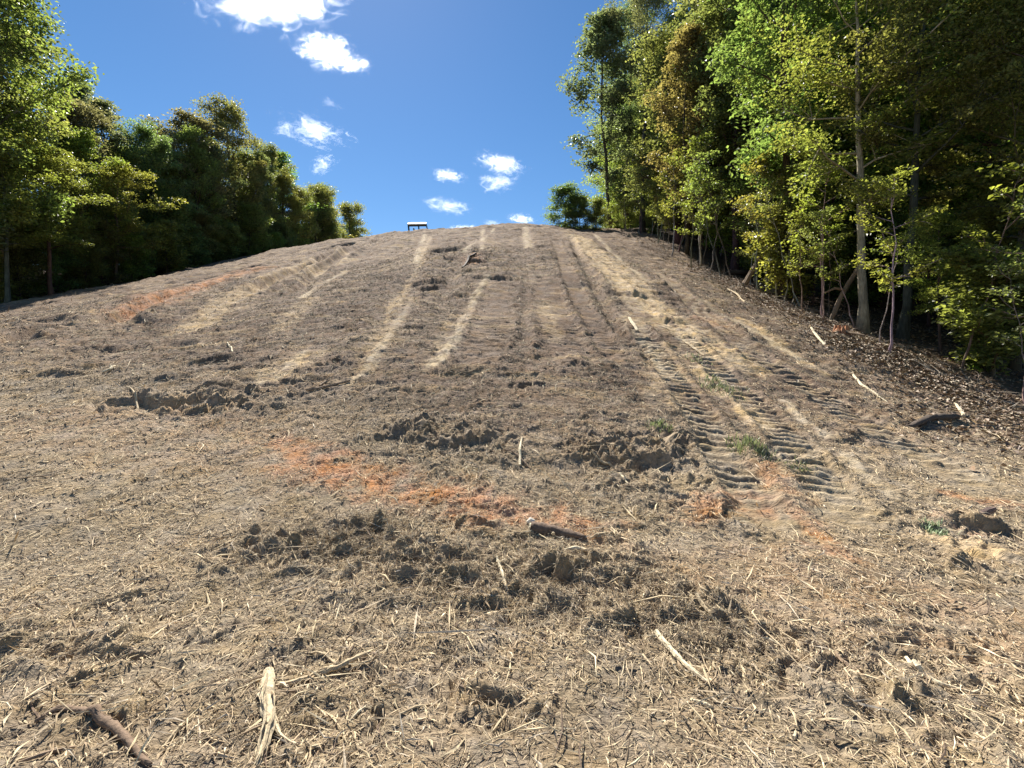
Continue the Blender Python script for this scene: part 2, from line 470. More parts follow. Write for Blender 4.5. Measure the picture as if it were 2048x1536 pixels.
class Build:
    """collects tubes, leaves and boxes into one mesh"""

    def __init__(self):
        self.v, self.q, self.t, self.c, self.n = [], [], [], [], 0

    def add(self, v, quads=None, tris=None, col=None):
        v = np.asarray(v, dtype=np.float64).reshape(-1, 3)
        if quads is not None and len(quads):
            self.q.append(np.asarray(quads) + self.n)
        if tris is not None and len(tris):
            self.t.append(np.asarray(tris) + self.n)
        self.v.append(v)
        self.c.append(np.tile(np.asarray(col if col is not None else (1, 1, 1), dtype=np.float64), (len(v), 1)))
        self.n += len(v)

    def tube(self, pts, rad, sides=7, col=None, rough=0.0, cap=True, flat=1.0):
        pts = np.asarray(pts, dtype=np.float64)
        rad = np.asarray(rad, dtype=np.float64)
        n = len(pts)
        tan = np.gradient(pts, axis=0)
        tan /= np.linalg.norm(tan, axis=1)[:, None] + 1e-9
        ref = np.array([0, 0, 1.0]) if abs(tan[:, 2].mean()) < 0.8 else np.array([1.0, 0, 0])
        u = np.cross(tan, ref)
        u /= np.linalg.norm(u, axis=1)[:, None] + 1e-9
        w = np.cross(u, tan)
        ang = np.linspace(0, 2 * np.pi, sides, endpoint=False)
        rr = rad[:, None] * (1 + rough * RNG.normal(size=(n, sides)))
        v = pts[:, None, :] + rr[..., None] * (np.cos(ang)[None, :, None] * u[:, None, :] + flat * np.sin(ang)[None, :, None] * w[:, None, :])
        i = np.arange(n - 1)[:, None] * sides
        j = np.arange(sides)[None, :]
        k = (j + 1) % sides
        quads = np.stack([i + j, i + k, i + sides + k, i + sides + j], -1).reshape(-1, 4)
        v = v.reshape(-1, 3)
        tris = []
        if cap:
            v = np.vstack([v, pts[0], pts[-1]])
            a, b = n * sides, n * sides + 1
            tris = [[a, (q + 1) % sides, q] for q in range(sides)] + [[b, (n - 1) * sides + q, (n - 1) * sides + (q + 1) % sides] for q in range(sides)]
        self.add(v, quads, tris, col)

    def leaves(self, pos, size, normal_up=0.9, aspect=0.62, col=None, fold=0.25):
        m = len(pos)
        nrm = RNG.normal(size=(m, 3)) * 0.75
        nrm[:, 2] = np.abs(nrm[:, 2]) + normal_up
        nrm /= np.linalg.norm(nrm, axis=1)[:, None]
        d = RNG.normal(size=(m, 3))
        d -= nrm * np.sum(d * nrm, 1)[:, None]
        d /= np.linalg.norm(d, axis=1)[:, None] + 1e-9
        s = np.cross(nrm, d)
        L = np.broadcast_to(size, (m,))[:, None] * RNG.uniform(.65, 1.25, (m, 1))
        W = L * aspect * 0.5
        v = np.empty((m, 4, 3))
        v[:, 0] = pos - d * L * .5
        v[:, 1] = pos + s * W + nrm * W * fold + d * L * .05
        v[:, 2] = pos + d * L * .5 - nrm * L * .12
        v[:, 3] = pos - s * W + nrm * W * fold + d * L * .05
        b = np.arange(m)[:, None] * 4
        t = np.concatenate([b + [[0, 1, 2]], b + [[0, 2, 3]]], 1).reshape(-1, 3)
        self.add(v.reshape(-1, 3), None, t, col)

    def box(self, cx, cy, cz, sx, sy, sz, rot=None, col=None):
        c = np.array([[x, y, z] for x in (-.5, .5) for y in (-.5, .5) for z in (-.5, .5)]) * [sx, sy, sz]
        if rot is not None:
            c = c @ np.array(Matrix.Rotation(rot[0], 3, rot[1])).T
        q = [[0, 1, 3, 2], [4, 6, 7, 5], [0, 4, 5, 1], [2, 3, 7, 6], [0, 2, 6, 4], [1, 5, 7, 3]]
        self.add(c + [cx, cy, cz], q, None, col)

    def mesh(self, name, mat, smooth=False, use_color=False):
        f = []
        if self.q:
            f.append(np.concatenate(self.q))
        if self.t:
            f.append(np.concatenate(self.t))
        return mesh_np(name, np.concatenate(self.v), f, mat, smooth, np.concatenate(self.c) if use_color else None)


# ------------------------------------------------------------------ materials
def new_mat(name):
    m = bpy.data.materials.new(name)
    m.use_nodes = True
    n = m.node_tree
    n.nodes.clear()
    out = n.nodes.new('ShaderNodeOutputMaterial')
    return m, n, out


def node(n, kind, **kw):
    x = n.nodes.new(kind)
    for k, v in kw.items():
        if k in x.inputs:
            x.inputs[k].default_value = v
        else:
            setattr(x, k, v)
    return x


def mat_soil():
    m, n, out = new_mat('soil')
    at = node(n, 'ShaderNodeVertexColor', layer_name='tint')
    geo = node(n, 'ShaderNodeNewGeometry')
    n1 = node(n, 'ShaderNodeTexNoise', Scale=22.0, Detail=6.0, Roughness=0.65)
    n2 = node(n, 'ShaderNodeTexNoise', Scale=3.0, Detail=5.0, Roughness=0.6)
    mp = node(n, 'ShaderNodeMapping')
    mp.inputs['Scale'].default_value = (6.0, 26.0, 6.0)
    n3 = node(n, 'ShaderNodeTexNoise', Scale=1.0, Detail=5.0, Roughness=0.65, Distortion=1.2)
    for t in (n1, n2):
        n.links.new(geo.outputs['Position'], t.inputs['Vector'])
    n.links.new(geo.outputs['Position'], mp.inputs['Vector'])
    n.links.new(mp.outputs[0], n3.inputs['Vector'])
    ramp = node(n, 'ShaderNodeMapRange')
    ramp.inputs['From Min'].default_value = 0.32
    ramp.inputs['From Max'].default_value = 0.68
    ramp.inputs['To Min'].default_value = 0.62
    ramp.inputs['To Max'].default_value = 1.38
    add = node(n, 'ShaderNodeMath', operation='ADD')
    half = node(n, 'ShaderNodeMath', operation='MULTIPLY')
    half.inputs[1].default_value = 0.5
    n.links.new(n1.outputs['Fac'], add.inputs[0])
    n.links.new(n3.outputs['Fac'], add.inputs[1])
    n.links.new(add.outputs[0], half.inputs[0])
    n.links.new(half.outputs[0], ramp.inputs['Value'])
    mul = node(n, 'ShaderNodeVectorMath', operation='SCALE')
    n.links.new(at.outputs['Color'], mul.inputs[0])
    n.links.new(ramp.outputs[0], mul.inputs['Scale'])
    hsv = node(n, 'ShaderNodeHueSaturation')
    sat = node(n, 'ShaderNodeMapRange')
    sat.inputs['From Min'].default_value = 0.3
    sat.inputs['From Max'].default_value = 0.7
    sat.inputs['To Min'].default_value = 0.75
    sat.inputs['To Max'].default_value = 1.2
    n.links.new(n2.outputs['Fac'], sat.inputs['Value'])
    n.links.new(sat.outputs[0], hsv.inputs['Saturation'])
    n.links.new(mul.outputs[0], hsv.inputs['Color'])
    bsum = node(n, 'ShaderNodeMath', operation='ADD')
    n.links.new(n1.outputs['Fac'], bsum.inputs[0])
    n.links.new(n3.outputs['Fac'], bsum.inputs[1])
    bump = node(n, 'ShaderNodeBump', Strength=0.9, Distance=0.035)
    n.links.new(bsum.outputs[0], bump.inputs['Height'])
    b = node(n, 'ShaderNodeBsdfPrincipled', Roughness=0.95)
    b.inputs['Specular IOR Level'].default_value = 0.12
    n.links.new(hsv.outputs[0], b.inputs['Base Color'])
    n.links.new(bump.outputs[0], b.inputs['Normal'])
    n.links.new(b.outputs[0], out.inputs['Surface'])
    return m


def mat_tint(name, rough=0.85, spec=0.2, bump=0.0, scale=60.0, stretch=None):
    m, n, out = new_mat(name)
    at = node(n, 'ShaderNodeVertexColor', layer_name='tint')
    tc = node(n, 'ShaderNodeTexCoord')
    no = node(n, 'ShaderNodeTexNoise', Scale=scale, Detail=4.0, Roughness=0.6)
    n.links.new(tc.outputs['Object'], no.inputs['Vector'])
    r = node(n, 'ShaderNodeMapRange')
    r.inputs['From Min'].default_value = 0.3
    r.inputs['From Max'].default_value = 0.7
    r.inputs['To Min'].default_value = 0.65
    r.inputs['To Max'].default_value = 1.3
    n.links.new(no.outputs['Fac'], r.inputs['Value'])
    mul = node(n, 'ShaderNodeVectorMath', operation='SCALE')
    n.links.new(at.outputs['Color'], mul.inputs[0])
    n.links.new(r.outputs[0], mul.inputs['Scale'])
    b = node(n, 'ShaderNodeBsdfPrincipled', Roughness=rough)
    b.inputs['Specular IOR Level'].default_value = spec
    n.links.new(mul.outputs[0], b.inputs['Base Color'])
    if bump:
        bp = node(n, 'ShaderNodeBump', Strength=bump, Distance=0.01)
        n.links.new(no.outputs['Fac'], bp.inputs['Height'])
        n.links.new(bp.outputs[0], b.inputs['Normal'])
    n.links.new(b.outputs[0], out.inputs['Surface'])
    return m


def mat_plain(name, color, rough=0.6, spec=0.4, metal=0.0, noise=0.12):
    m, n, out = new_mat(name)
    tc = node(n, 'ShaderNodeTexCoord')
    no = node(n, 'ShaderNodeTexNoise', Scale=9.0, Detail=4.0)
    n.links.new(tc.outputs['Object'], no.inputs['Vector'])
    r = node(n, 'ShaderNodeMapRange')
    r.inputs['To Min'].default_value = 1 - noise
    r.inputs['To Max'].default_value = 1 + noise
    n.links.new(no.outputs['Fac'], r.inputs['Value'])
    mul = node(n, 'ShaderNodeVectorMath', operation='SCALE')
    mul.inputs[0].default_value = color[:3]
    n.links.new(r.outputs[0], mul.inputs['Scale'])
    b = node(n, 'ShaderNodeBsdfPrincipled', Roughness=rough, Metallic=metal)
    b.inputs['Specular IOR Level'].default_value = spec
    n.links.new(mul.outputs[0], b.inputs['Base Color'])
    n.links.new(b.outputs[0], out.inputs['Surface'])
    return m


def mat_bark():
    m, n, out = new_mat('bark')
    oi = node(n, 'ShaderNodeObjectInfo')
    tc = node(n, 'ShaderNodeTexCoord')
    mp = node(n, 'ShaderNodeMapping')
    mp.inputs['Scale'].default_value = (9, 9, 1.6)
    no = node(n, 'ShaderNodeTexNoise', Scale=2.2, Detail=6.0, Roughness=0.65)
    n.links.new(tc.outputs['Object'], mp.inputs['Vector'])
    n.links.new(mp.outputs[0], no.inputs['Vector'])
    n2 = node(n, 'ShaderNodeTexNoise', Scale=1.3, Detail=3.0)
    n.links.new(tc.outputs['Object'], n2.inputs['Vector'])
    r = node(n, 'ShaderNodeMapRange')
    r.inputs['From Min'].default_value = 0.3
    r.inputs['From Max'].default_value = 0.7
    r.inputs['To Min'].default_value = 0.45
    r.inputs['To Max'].default_value = 1.5
    n.links.new(no.outputs['Fac'], r.inputs['Value'])
    r2 = node(n, 'ShaderNodeMapRange')
    r2.inputs['From Min'].default_value = 0.35
    r2.inputs['From Max'].default_value = 0.65
    r2.inputs['To Min'].default_value = 0.75
    r2.inputs['To Max'].default_value = 1.3
    n.links.new(n2.outputs['Fac'], r2.inputs['Value'])
    mm = node(n, 'ShaderNodeMath', operation='MULTIPLY')
    n.links.new(r.outputs[0], mm.inputs[0])
    n.links.new(r2.outputs[0], mm.inputs[1])
    mul = node(n, 'ShaderNodeVectorMath', operation='SCALE')
    n.links.new(oi.outputs['Color'], mul.inputs[0])
    n.links.new(mm.outputs[0], mul.inputs['Scale'])
    bp = node(n, 'ShaderNodeBump', Strength=0.8, Distance=0.03)
    n.links.new(no.outputs['Fac'], bp.inputs['Height'])
    b = node(n, 'ShaderNodeBsdfPrincipled', Roughness=0.9)
    b.inputs['Specular IOR Level'].default_value = 0.2
    n.links.new(mul.outputs[0], b.inputs['Base Color'])
    n.links.new(bp.outputs[0], b.inputs['Normal'])
    n.links.new(b.outputs[0], out.inputs['Surface'])
    return m


def mat_leaf():
    m, n, out = new_mat('leaf')
    oi = node(n, 'ShaderNodeObjectInfo')
    geo = node(n, 'ShaderNodeNewGeometry')
    tc = node(n, 'ShaderNodeTexCoord')
    no = node(n, 'ShaderNodeTexNoise', Scale=0.55, Detail=3.0)
    n.links.new(tc.outputs['Object'], no.inputs['Vector'])
    # whole sprays shift in hue, single leaves in brightness
    hue = node(n, 'ShaderNodeMapRange')
    hue.inputs['From Min'].default_value = 0.32
    hue.inputs['From Max'].default_value = 0.68
    hue.inputs['To Min'].default_value = 0.480
    hue.inputs['To Max'].default_value = 0.516
    n.links.new(no.outputs['Fac'], hue.inputs['Value'])
    val = node(n, 'ShaderNodeMapRange')
    val.inputs['To Min'].default_value = 0.55
    val.inputs['To Max'].default_value = 1.55
    n.links.new(geo.outputs['Random Per Island'], val.inputs['Value'])
    hsv = node(n, 'ShaderNodeHueSaturation', Saturation=.9)
    n.links.new(oi.outputs['Color'], hsv.inputs['Color'])
    n.links.new(hue.outputs[0], hsv.inputs['Hue'])
    n.links.new(val.outputs[0], hsv.inputs['Value'])
    b = node(n, 'ShaderNodeBsdfPrincipled', Roughness=0.42)
    b.inputs['Specular IOR Level'].default_value = 0.45
    n.links.new(hsv.outputs[0], b.inputs['Base Color'])
    bright = node(n, 'ShaderNodeVectorMath', operation='MULTIPLY')
    bright.inputs[1].default_value = (3.0, 2.9, 1.3)
    n.links.new(hsv.outputs[0], bright.inputs[0])
    tr = node(n, 'ShaderNodeBsdfTranslucent')
    n.links.new(bright.outputs[0], tr.inputs['Color'])
    mix = node(n, 'ShaderNodeMixShader')
    mix.inputs[0].default_value = 0.5
    n.links.new(b.outputs[0], mix.inputs[1])
    n.links.new(tr.outputs[0], mix.inputs[2])
    n.links.new(mix.outputs[0], out.inputs['Surface'])
    return m


M_SOIL = mat_soil()
M_CHIP = mat_tint('wood_chip', 0.8, 0.25)
M_WOODY = mat_tint('dead_wood', 0.85, 0.2, 0.6, 45.0)
M_BARK = mat_bark()
M_LEAF = mat_leaf()
M_DRY = mat_tint('dry_leaf', 0.6, 0.35)

# ------------------------------------------------------------------ ground: one sheet out to the horizon
ang_f = np.linspace(-53.5, 53.5, 640)
ang_b = np.linspace(53.5, 306.5, 90)[1:-1]
ANG = np.radians(np.concatenate([ang_f, ang_b]))
rad_a = np.concatenate([np.geomspace(1.05, 3.2, 150), np.geomspace(3.2, 12, 381)[1:], 12 + 62 * np.linspace(0, 1, 431)[1:] ** 1.35, np.linspace(75, 86, 12)])
RAD = np.concatenate([[0.25, 0.6], rad_a, np.geomspace(88, 300, 30)])
aa, rr = np.meshgrid(ANG, RAD)
gx = (np.sin(aa) * rr).ravel()
gy = (np.cos(aa) * rr).ravel()
gz = height(gx, gy)
na, nr = len(ANG), len(RAD)
gv = np.vstack([np.stack([gx, gy, gz], 1), [[0, 0, h1(0.0, 0.0)]]])
i = np.arange(nr - 1)[:, None] * na
j = np.arange(na)[None, :]
k = (j + 1) % na
gq = np.stack([i + j, i + na + j, i + na + k, i + k], -1).reshape(-1, 4)
gt = np.stack([np.full(na, nr * na), np.arange(na), (np.arange(na) + 1) % na], 1)
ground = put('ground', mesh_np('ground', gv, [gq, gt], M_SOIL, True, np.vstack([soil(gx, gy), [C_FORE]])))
ground['kind'] = 'structure'
ground['label'] = 'cleared hillside of brown soil and wood mulch with ruts and orange clay patches'

# ------------------------------------------------------------------ mulch: splinters and straw lying all over the slope
def scatter(nmax, rmin, rmax, dens, amax=53):
    """random ground positions with a density per square metre that depends on the distance"""
    rs = np.linspace(rmin, rmax, 2000)
    pdf = dens(rs) * rs
    cdf = np.cumsum(pdf)
    total = pdf.sum() * (rs[1] - rs[0]) * math.radians(2 * amax)
    m = int(min(nmax, total))
    r = np.interp(RNG.uniform(0, cdf[-1], m), cdf, rs)
    a = np.radians(RNG.uniform(-amax, amax, m))
    return np.sin(a) * r, np.cos(a) * r, r


def bare(x, y):
    """how far the soil lies open, free of mulch (0 to 1)"""
    b = np.zeros_like(x)
    jx = x + 0.16 * fbm(x * 3, y * 3, 301, 4)
    jy = y + 0.16 * fbm(x * 3 + 7, y * 3, 302, 4)
    for group, k, kw in ((TAN, .85, 1.0), (TRACKS, .93, 1.15), (RIDGES, .9, 1.5), (ORANGE, .25, .9)):
        for line, w, q in group:
            mn, mx = line.min(0) - 2, line.max(0) + 2
            m = (x > mn[0]) & (x < mx[0]) & (y > mn[1]) & (y < mx[1])
            if m.any():
                dd = along(jx[m], jy[m], line)[0]
                b[m] = np.maximum(b[m], k * min(1, q if group is not TRACKS and group is not RIDGES else 1) * (1 - sstep(.5 * w * kw, 1.1 * w * kw, dd)))
    return b


def chips(x, y, length, width, lift, tilt, col):
    m = len(x)
    z = height(x, y)
    e = 0.05
    sx = (base_h(x + e, y) - base_h(x - e, y)) / (2 * e)
    sy = (base_h(x, y + e) - base_h(x, y - e)) / (2 * e)
    a = RNG.uniform(0, 2 * np.pi, m)
    el = RNG.normal(0, 1, m) * tilt
    d = np.stack([np.cos(a) * np.cos(el), np.sin(a) * np.cos(el), np.sin(el) + np.cos(a) * sx + np.sin(a) * sy], 1)
    d /= np.linalg.norm(d, axis=1)[:, None]
    up = np.stack([-sx, -sy, np.ones(m)], 1) + RNG.normal(size=(m, 3)) * .35
    s = np.cross(d, up)
    s /= np.linalg.norm(s, axis=1)[:, None]
    nrm = np.cross(s, d)
    p = np.stack([x, y, z + lift + 0.35 * length * np.abs(np.sin(el))], 1)
    L, W = length[:, None], width[:, None]
    bend = RNG.normal(size=(m, 1)) * .12 * L
    v = np.empty((m, 5, 3))
    v[:, 0] = p - d * L * .5
    v[:, 1] = p + s * W * .5 + s * bend
    v[:, 2] = p + nrm * W * .45 + s * bend
    v[:, 3] = p - s * W * .5 + s * bend
    v[:, 4] = p + d * L * .5
    b = np.arange(m)[:, None] * 5
    t = np.concatenate([b + q for q in ([[0, 1, 2]], [[0, 2, 3]], [[4, 2, 1]], [[4, 3, 2]])], 1).reshape(-1, 3)
    return v.reshape(-1, 3), t, np.repeat(col, 5, axis=0)


def chip_colors(x, y, m):
    pal = np.array([[.52, .43, .28], [.45, .36, .24], [.40, .32, .22], [.34, .26, .17], [.24, .18, .12], [.13, .095, .07], [.62, .53, .37], [.42, .36, .28]])
    pick = RNG.choice(len(pal), m, p=[.2, .2, .17, .14, .1, .07, .05, .07])
    c = pal[pick] * RNG.uniform(.8, 1.15, (m, 1))
    s = soil(x, y)
    orange = np.clip((s[:, :1] / (s[:, 1:2] + .001) - 1.50) / .6, 0, 1)
    c = c * (1 - .8 * orange) + (c * np.array([1.06, .70, .50])) * .8 * orange
    lum = np.clip(s.mean(1, keepdims=True) / .235, .42, 1.1)
    return c * np.array([1.03, 1.0, .94]) * (0.46 + .84 * lum)


x, y, r = scatter(300000, 1.15, 26, lambda q: 3900 * np.minimum(1, (4.0 / q) ** 1.75))
keep = (RNG.uniform(size=len(x)) < np.where(fbm(x * .8, y * .8, 401, 3) > -.12, 1, .62) * (1 - bare(x, y))) & (x < 11.8)
x, y, r = x[keep], y[keep], r[keep]
m = len(x)
L = np.exp(RNG.normal(math.log(.040), .72, m)).clip(.012, .26) * (1 + .05 * np.clip(r - 5, 0, 20))
W = np.exp(RNG.normal(math.log(.0048), .45, m)).clip(.0025, .02) * (1 + .13 * np.clip(r - 4, 0, 20))
v1, t1, c1 = chips(x, y, L, W, RNG.uniform(.001, .014, m), np.where(RNG.uniform(size=m) < .10, .5, .12), chip_colors(x, y, m))
x, y, r = scatter(9000, 1.3, 48, lambda q: 34 * np.minimum(1, (6 / q) ** 1.4))
keep = (x < 12.0) & (RNG.uniform(size=len(x)) > .8 * bare(x, y))
x, y, r = x[keep], y[keep], r[keep]
m = len(x)
L = np.exp(RNG.normal(math.log(.17), .5, m)).clip(.07, .7) * (1 + .02 * np.clip(r - 5, 0, 40))
W = RNG.uniform(.007, .017, m) * (1 + .05 * np.clip(r - 5, 0, 40))
v2, t2, c2 = chips(x, y, L, W, RNG.uniform(.006, .025, m), np.where(RNG.uniform(size=m) < .12, .5, .12), chip_colors(x, y, m))
# shredded stuff heaped on the churned band
xs, ys = [], []
for line, w, a in CHURN[:3]:
    for (ax, ay), (bx, by) in zip(line[:-1], line[1:]):
        m = int(3600 * math.hypot(bx - ax, by - ay))
        q = RNG.uniform(size=m)
        xs.append(ax + q * (bx - ax) + RNG.normal(size=m) * w * .7)
        ys.append(ay + q * (by - ay) + RNG.normal(size=m) * w * .7)
x, y = np.concatenate(xs), np.concatenate(ys)
m = len(x)
L = np.exp(RNG.normal(math.log(.042), .6, m)).clip(.012, .2)
v3, t3, c3 = chips(x, y, L, RNG.uniform(.003, .007, m), RNG.uniform(.0, .016, m), np.full(m, .45), chip_colors(x, y, m) * RNG.uniform(.45, 1.0, (m, 1)))
mulch = put('wood_mulch', mesh_np('wood_mulch', np.vstack([v1, v2, v3]), np.vstack([t1, t2 + len(v1), t3 + len(v1) + len(v2)]), M_CHIP, False, np.vstack([c1, c2, c3])))
mulch['kind'] = 'stuff'
mulch['label'] = 'straw coloured wood splinters and shredded bark covering the soil'

# dry fallen leaves at the edge of the woods
xs, ys = [], []
for cx, cy, sx, sy, m in [(9.7, 12.4, .9, 1.0, 2600), (11.0, 11.0, 1.2, 1.6, 3000), (10.8, 16, 1.0, 3.0, 2600), (11.6, 24, 1.2, 5, 2600), (10.6, 8.6, 1.3, 1.4, 3500), (8.3, 7.0, 1.0, 1.2, 1500), (14, 16, 2.2, 6, 3500), (-30.5, 34, .8, 9, 1600)]:
    xs.append(RNG.normal(cx, sx, m))
    ys.append(RNG.normal(cy, sy, m))
x, y = np.concatenate(xs), np.concatenate(ys)
bl = Build()
pal = np.array([[.26, .17, .10], [.20, .13, .075], [.29, .21, .13], [.14, .09, .06], [.26, .20, .12], [.33, .26, .17]])
bl.leaves(np.stack([x, y, height(x, y) + RNG.uniform(.01, .05, len(x))], 1), .10, 1.1, .6)
lit = mesh_np('fallen_leaves', np.concatenate(bl.v), np.concatenate(bl.t), M_DRY, False, np.repeat(pal[RNG.integers(0, 6, len(x))], 4, axis=0))
litter = put('fallen_leaves', lit)
litter['kind'] = 'stuff'
litter['label'] = 'curled brown leaves fallen along the edge of the woods'

# broken twigs and brush pushed against the woods
m = 1500
y = RNG.uniform(6.5, 40, m) ** 1.0
x = 11.0 + RNG.normal(0, .75, m) + .6 * np.sin(y * .7)
L = np.exp(RNG.normal(math.log(.5), .5, m)).clip(.15, 1.8)
pal2 = np.array([[.20, .15, .11], [.12, .09, .07], [.30, .25, .19], [.42, .36, .28], [.16, .11, .08]])
vb, tb_, cb_ = chips(x, y, L, RNG.uniform(.010, .026, m), RNG.uniform(.01, .08, m), np.where(RNG.uniform(size=m) < .3, .5, .15), pal2[RNG.integers(0, 5, m)])
brush = put('brush_debris', mesh_np('brush_debris', vb, tb_, M_CHIP, False, cb_))
brush['kind'] = 'stuff'
brush['label'] = 'broken twigs and brush pushed up along the edge of the right wood'

# ------------------------------------------------------------------ trees
def limb_path(p0, d, length, n=6, up=0.15, wander=0.12):
    pts = [np.array(p0)]
    d = np.array(d, dtype=float)
    for q in range(n - 1):
        d = d + np.array([0, 0, up]) + RNG.normal(size=3) * wander
        d /= np.linalg.norm(d)
        pts.append(pts[-1] + d * length / (n - 1))
    return np.array(pts)


def make_tree(name, H, r0, base, R, limbs, nleaf, leaf, shape='oval', clump=.75, flat=.5, lean=.04, rise=.35, wander=.05, sub=4, bare=0, wood=True, normal_up=.7, aspect=.62):
    """trunk mesh with limbs, and the crown as loose leaf faces in sprays round the twigs"""
    tb, cb = Build(), Build()
    n = 12
    t = np.linspace(0, 1, n)
    off = np.cumsum(RNG.normal(size=(n, 2)) * wander * H / n, axis=0) + np.outer(t, RNG.normal(size=2) * lean * H)
    off -= off[0]
    trunk = np.stack([off[:, 0], off[:, 1], t * H * .96 - .25], 1)
    rad = r0 * (1 - t) ** .8 + r0 * .06 + r0 * .55 * np.exp(-t * H / .35)
    tb.tube(trunk, rad, 9, rough=.05)
    cents, wts = [], []
    ga = RNG.uniform(0, 6.28)
    for q in range(limbs):
        f = base + (1 - base) * ((q + RNG.uniform(0, .8)) / limbs) ** .9
        f = min(f, .97)
        s = (f - base) / (1 - base)
        prof = {'oval': math.sin(math.pi * (0.16 + .80 * s)) ** .75, 'cone': (1 - s) ** .8 + .08, 'top': .35 + .65 * math.sin(math.pi * min(1, .1 + s * .85)), 'flat': .75 + .25 * math.sin(3 * s)}[shape]
        length = R * prof * RNG.uniform(.7, 1.15)
        ga += 2.4 + RNG.normal() * .4
        p0 = np.array([np.interp(f, t, trunk[:, a]) for a in range(3)])
        rb = np.interp(f, t, rad) * .5
        d = np.array([math.cos(ga), math.sin(ga), rise + .5 * s * (shape != 'cone')])
        path = limb_path(p0, d / np.linalg.norm(d), length, 6, .02 + .08 * s, .13)
        if wood:
            tb.tube(path, np.linspace(max(rb, .012), .008, 6), 5, rough=.05, cap=False)
        if q < bare:
            continue
        for e in range(2, 6):
            cents.append(path[e])
            wts.append(.6 + .25 * e)
        for _ in range(sub):
            a = RNG.integers(1, 5)
            sd = path[a + 1] - path[a]
            sd = sd / (np.linalg.norm(sd) + 1e-9) + RNG.normal(size=3) * .8
            sp = limb_path(path[a], sd / np.linalg.norm(sd), length * RNG.uniform(.25, .5), 4, .03, .15)
            if wood:
                tb.tube(sp, np.linspace(max(rb * .4, .009), .005, 4), 4, cap=False)
            for e in (1, 2, 3):
                cents.append(sp[e])
                wts.append(1.0)
    cents.append(trunk[-1])
    wts.append(2.0)
    cents = np.array(cents)
    wts = np.array(wts) * RNG.uniform(.25, 1.6, len(cents))
    pick = RNG.choice(len(cents), nleaf, p=wts / wts.sum())
    rs = clump * RNG.uniform(.55, 1.25, len(cents))
    g = RNG.normal(size=(nleaf, 3))
    g /= np.linalg.norm(g, axis=1)[:, None]
    g *= RNG.uniform(0, 1, (nleaf, 1)) ** .45
    pos = cents[pick] + g * rs[pick][:, None] * np.array([1, 1, flat])
    cb.leaves(pos, leaf, normal_up, aspect)
    return tb.mesh(name + '_trunk', M_BARK, True), cb.mesh(name + '_crown', M_LEAF), H


PROTO = {
    'oak': make_tree('oak', 16, .24, .16, 5.0, 26, 21000, .215, 'oval', 1.0, .55),
    'oak_b': make_tree('oak', 16, .22, .10, 4.4, 28, 21000, .205, 'oval', .95, .5),
    'maple': make_tree('maple', 10, .10, .32, 3.0, 20, 15500, .12, 'oval', .62, .36, rise=.22),
    'maple_b': make_tree('maple', 9, .08, .32, 2.8, 17, 12500, .12, 'oval', .62, .33, rise=.18),
    'poplar': make_tree('poplar', 25, .30, .30, 5.2, 30, 18000, .30, 'top', 1.15, .6),
    'pine': make_tree('pine', 26, .30, .50, 5.4, 22, 17000, .27, 'top', 1.25, .6, wander=.04, aspect=.35),
    'slim': make_tree('slim', 18, .13, .22, 2.8, 26, 12000, .23, 'oval', .85, .6),
    'maple_tall': make_tree('maple', 18, .17, .30, 4.2, 28, 26000, .135, 'oval', .72, .36, rise=.25),
    'shrub': make_tree('shrub', 3.2, .03, .05, 1.5, 16, 6500, .13, 'oval', .42, .55, rise=.6),
    'bush': make_tree('bush', 5.5, .05, .01, 2.3, 22, 12000, .14, 'oval', .6, .6, rise=.5),
    'sapling': make_tree('sapling', 6.5, .035, .35, 1.5, 12, 1500, .13, 'oval', .38, .35, lean=.09, wander=.10, rise=.3, sub=2),
    'whip': make_tree('whip', 4.5, .022, .45, .9, 8, 420, .12, 'oval', .3, .4, lean=.10, wander=.12, sub=1),
    'hemlock': make_tree('hemlock', 11, .12, .12, 2.6, 34, 16000, .16, 'cone', .55, .22, rise=-.02, aspect=.25),
    'edge_maple': make_tree('edge_maple', 13.5, .125, .34, 2.9, 26, 17000, .115, 'flat', .55, .26, rise=.12, lean=.0, wander=.03, sub=6, bare=0),
}
GREEN = (.098, .130, .046)
DEEP = (.095, .122, .052)
YELLOW = (.122, .145, .038)
LIME = (.116, .150, .038)
OLIVE = (.118, .128, .050)
RUST = (.130, .112, .060)
BLUE = (.090, .120, .072)
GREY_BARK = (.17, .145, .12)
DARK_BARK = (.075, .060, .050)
BROWN_BARK = (.11, .085, .065)
_first = {}


def vary(c, a=.16):
    return tuple(max(.004, q * random.uniform(1 - a, 1 + a)) for q in c) + (1.0,)


def tree(kind, x, y, H, leafc, bark, label, cat, group=None, name=None, wide=1.0, rot=None, lean=(0, 0), sink=0.0):
    if kind in ('maple', 'maple_b') and H > 13:
        kind, wide = 'maple_tall', wide * .85
    tm, cm, h0 = PROTO[kind]
    s = H / h0
    root = bpy.data.objects.new(name or 'tree', None)
    root.empty_display_size = .3
    COL.objects.link(root)
    root.location = (x, y, h1(x, y) - sink)
    root.rotation_euler = (lean[1], lean[0], random.uniform(0, 6.28) if rot is None else rot)
    root.scale = (s * wide, s * wide, s)
    a = put('trunk', tm, root)
    b = put('crown', cm, root)
    a.color = vary(bark, .2)
    b.color = vary(leafc)
    tag(root, label, cat, group)
    return root


def at_u(u, X=None, Y=None):
    """the point of a vertical plane X or Y that lies in the direction of photograph column u"""
    q = (u - 1024) / FPX
    return (X, X / q) if X is not None else (q * Y, Y)


def top_height(x, y, v):
    return EYE + y * (-(v - 734) / FPX) - float(base_h(x, y))


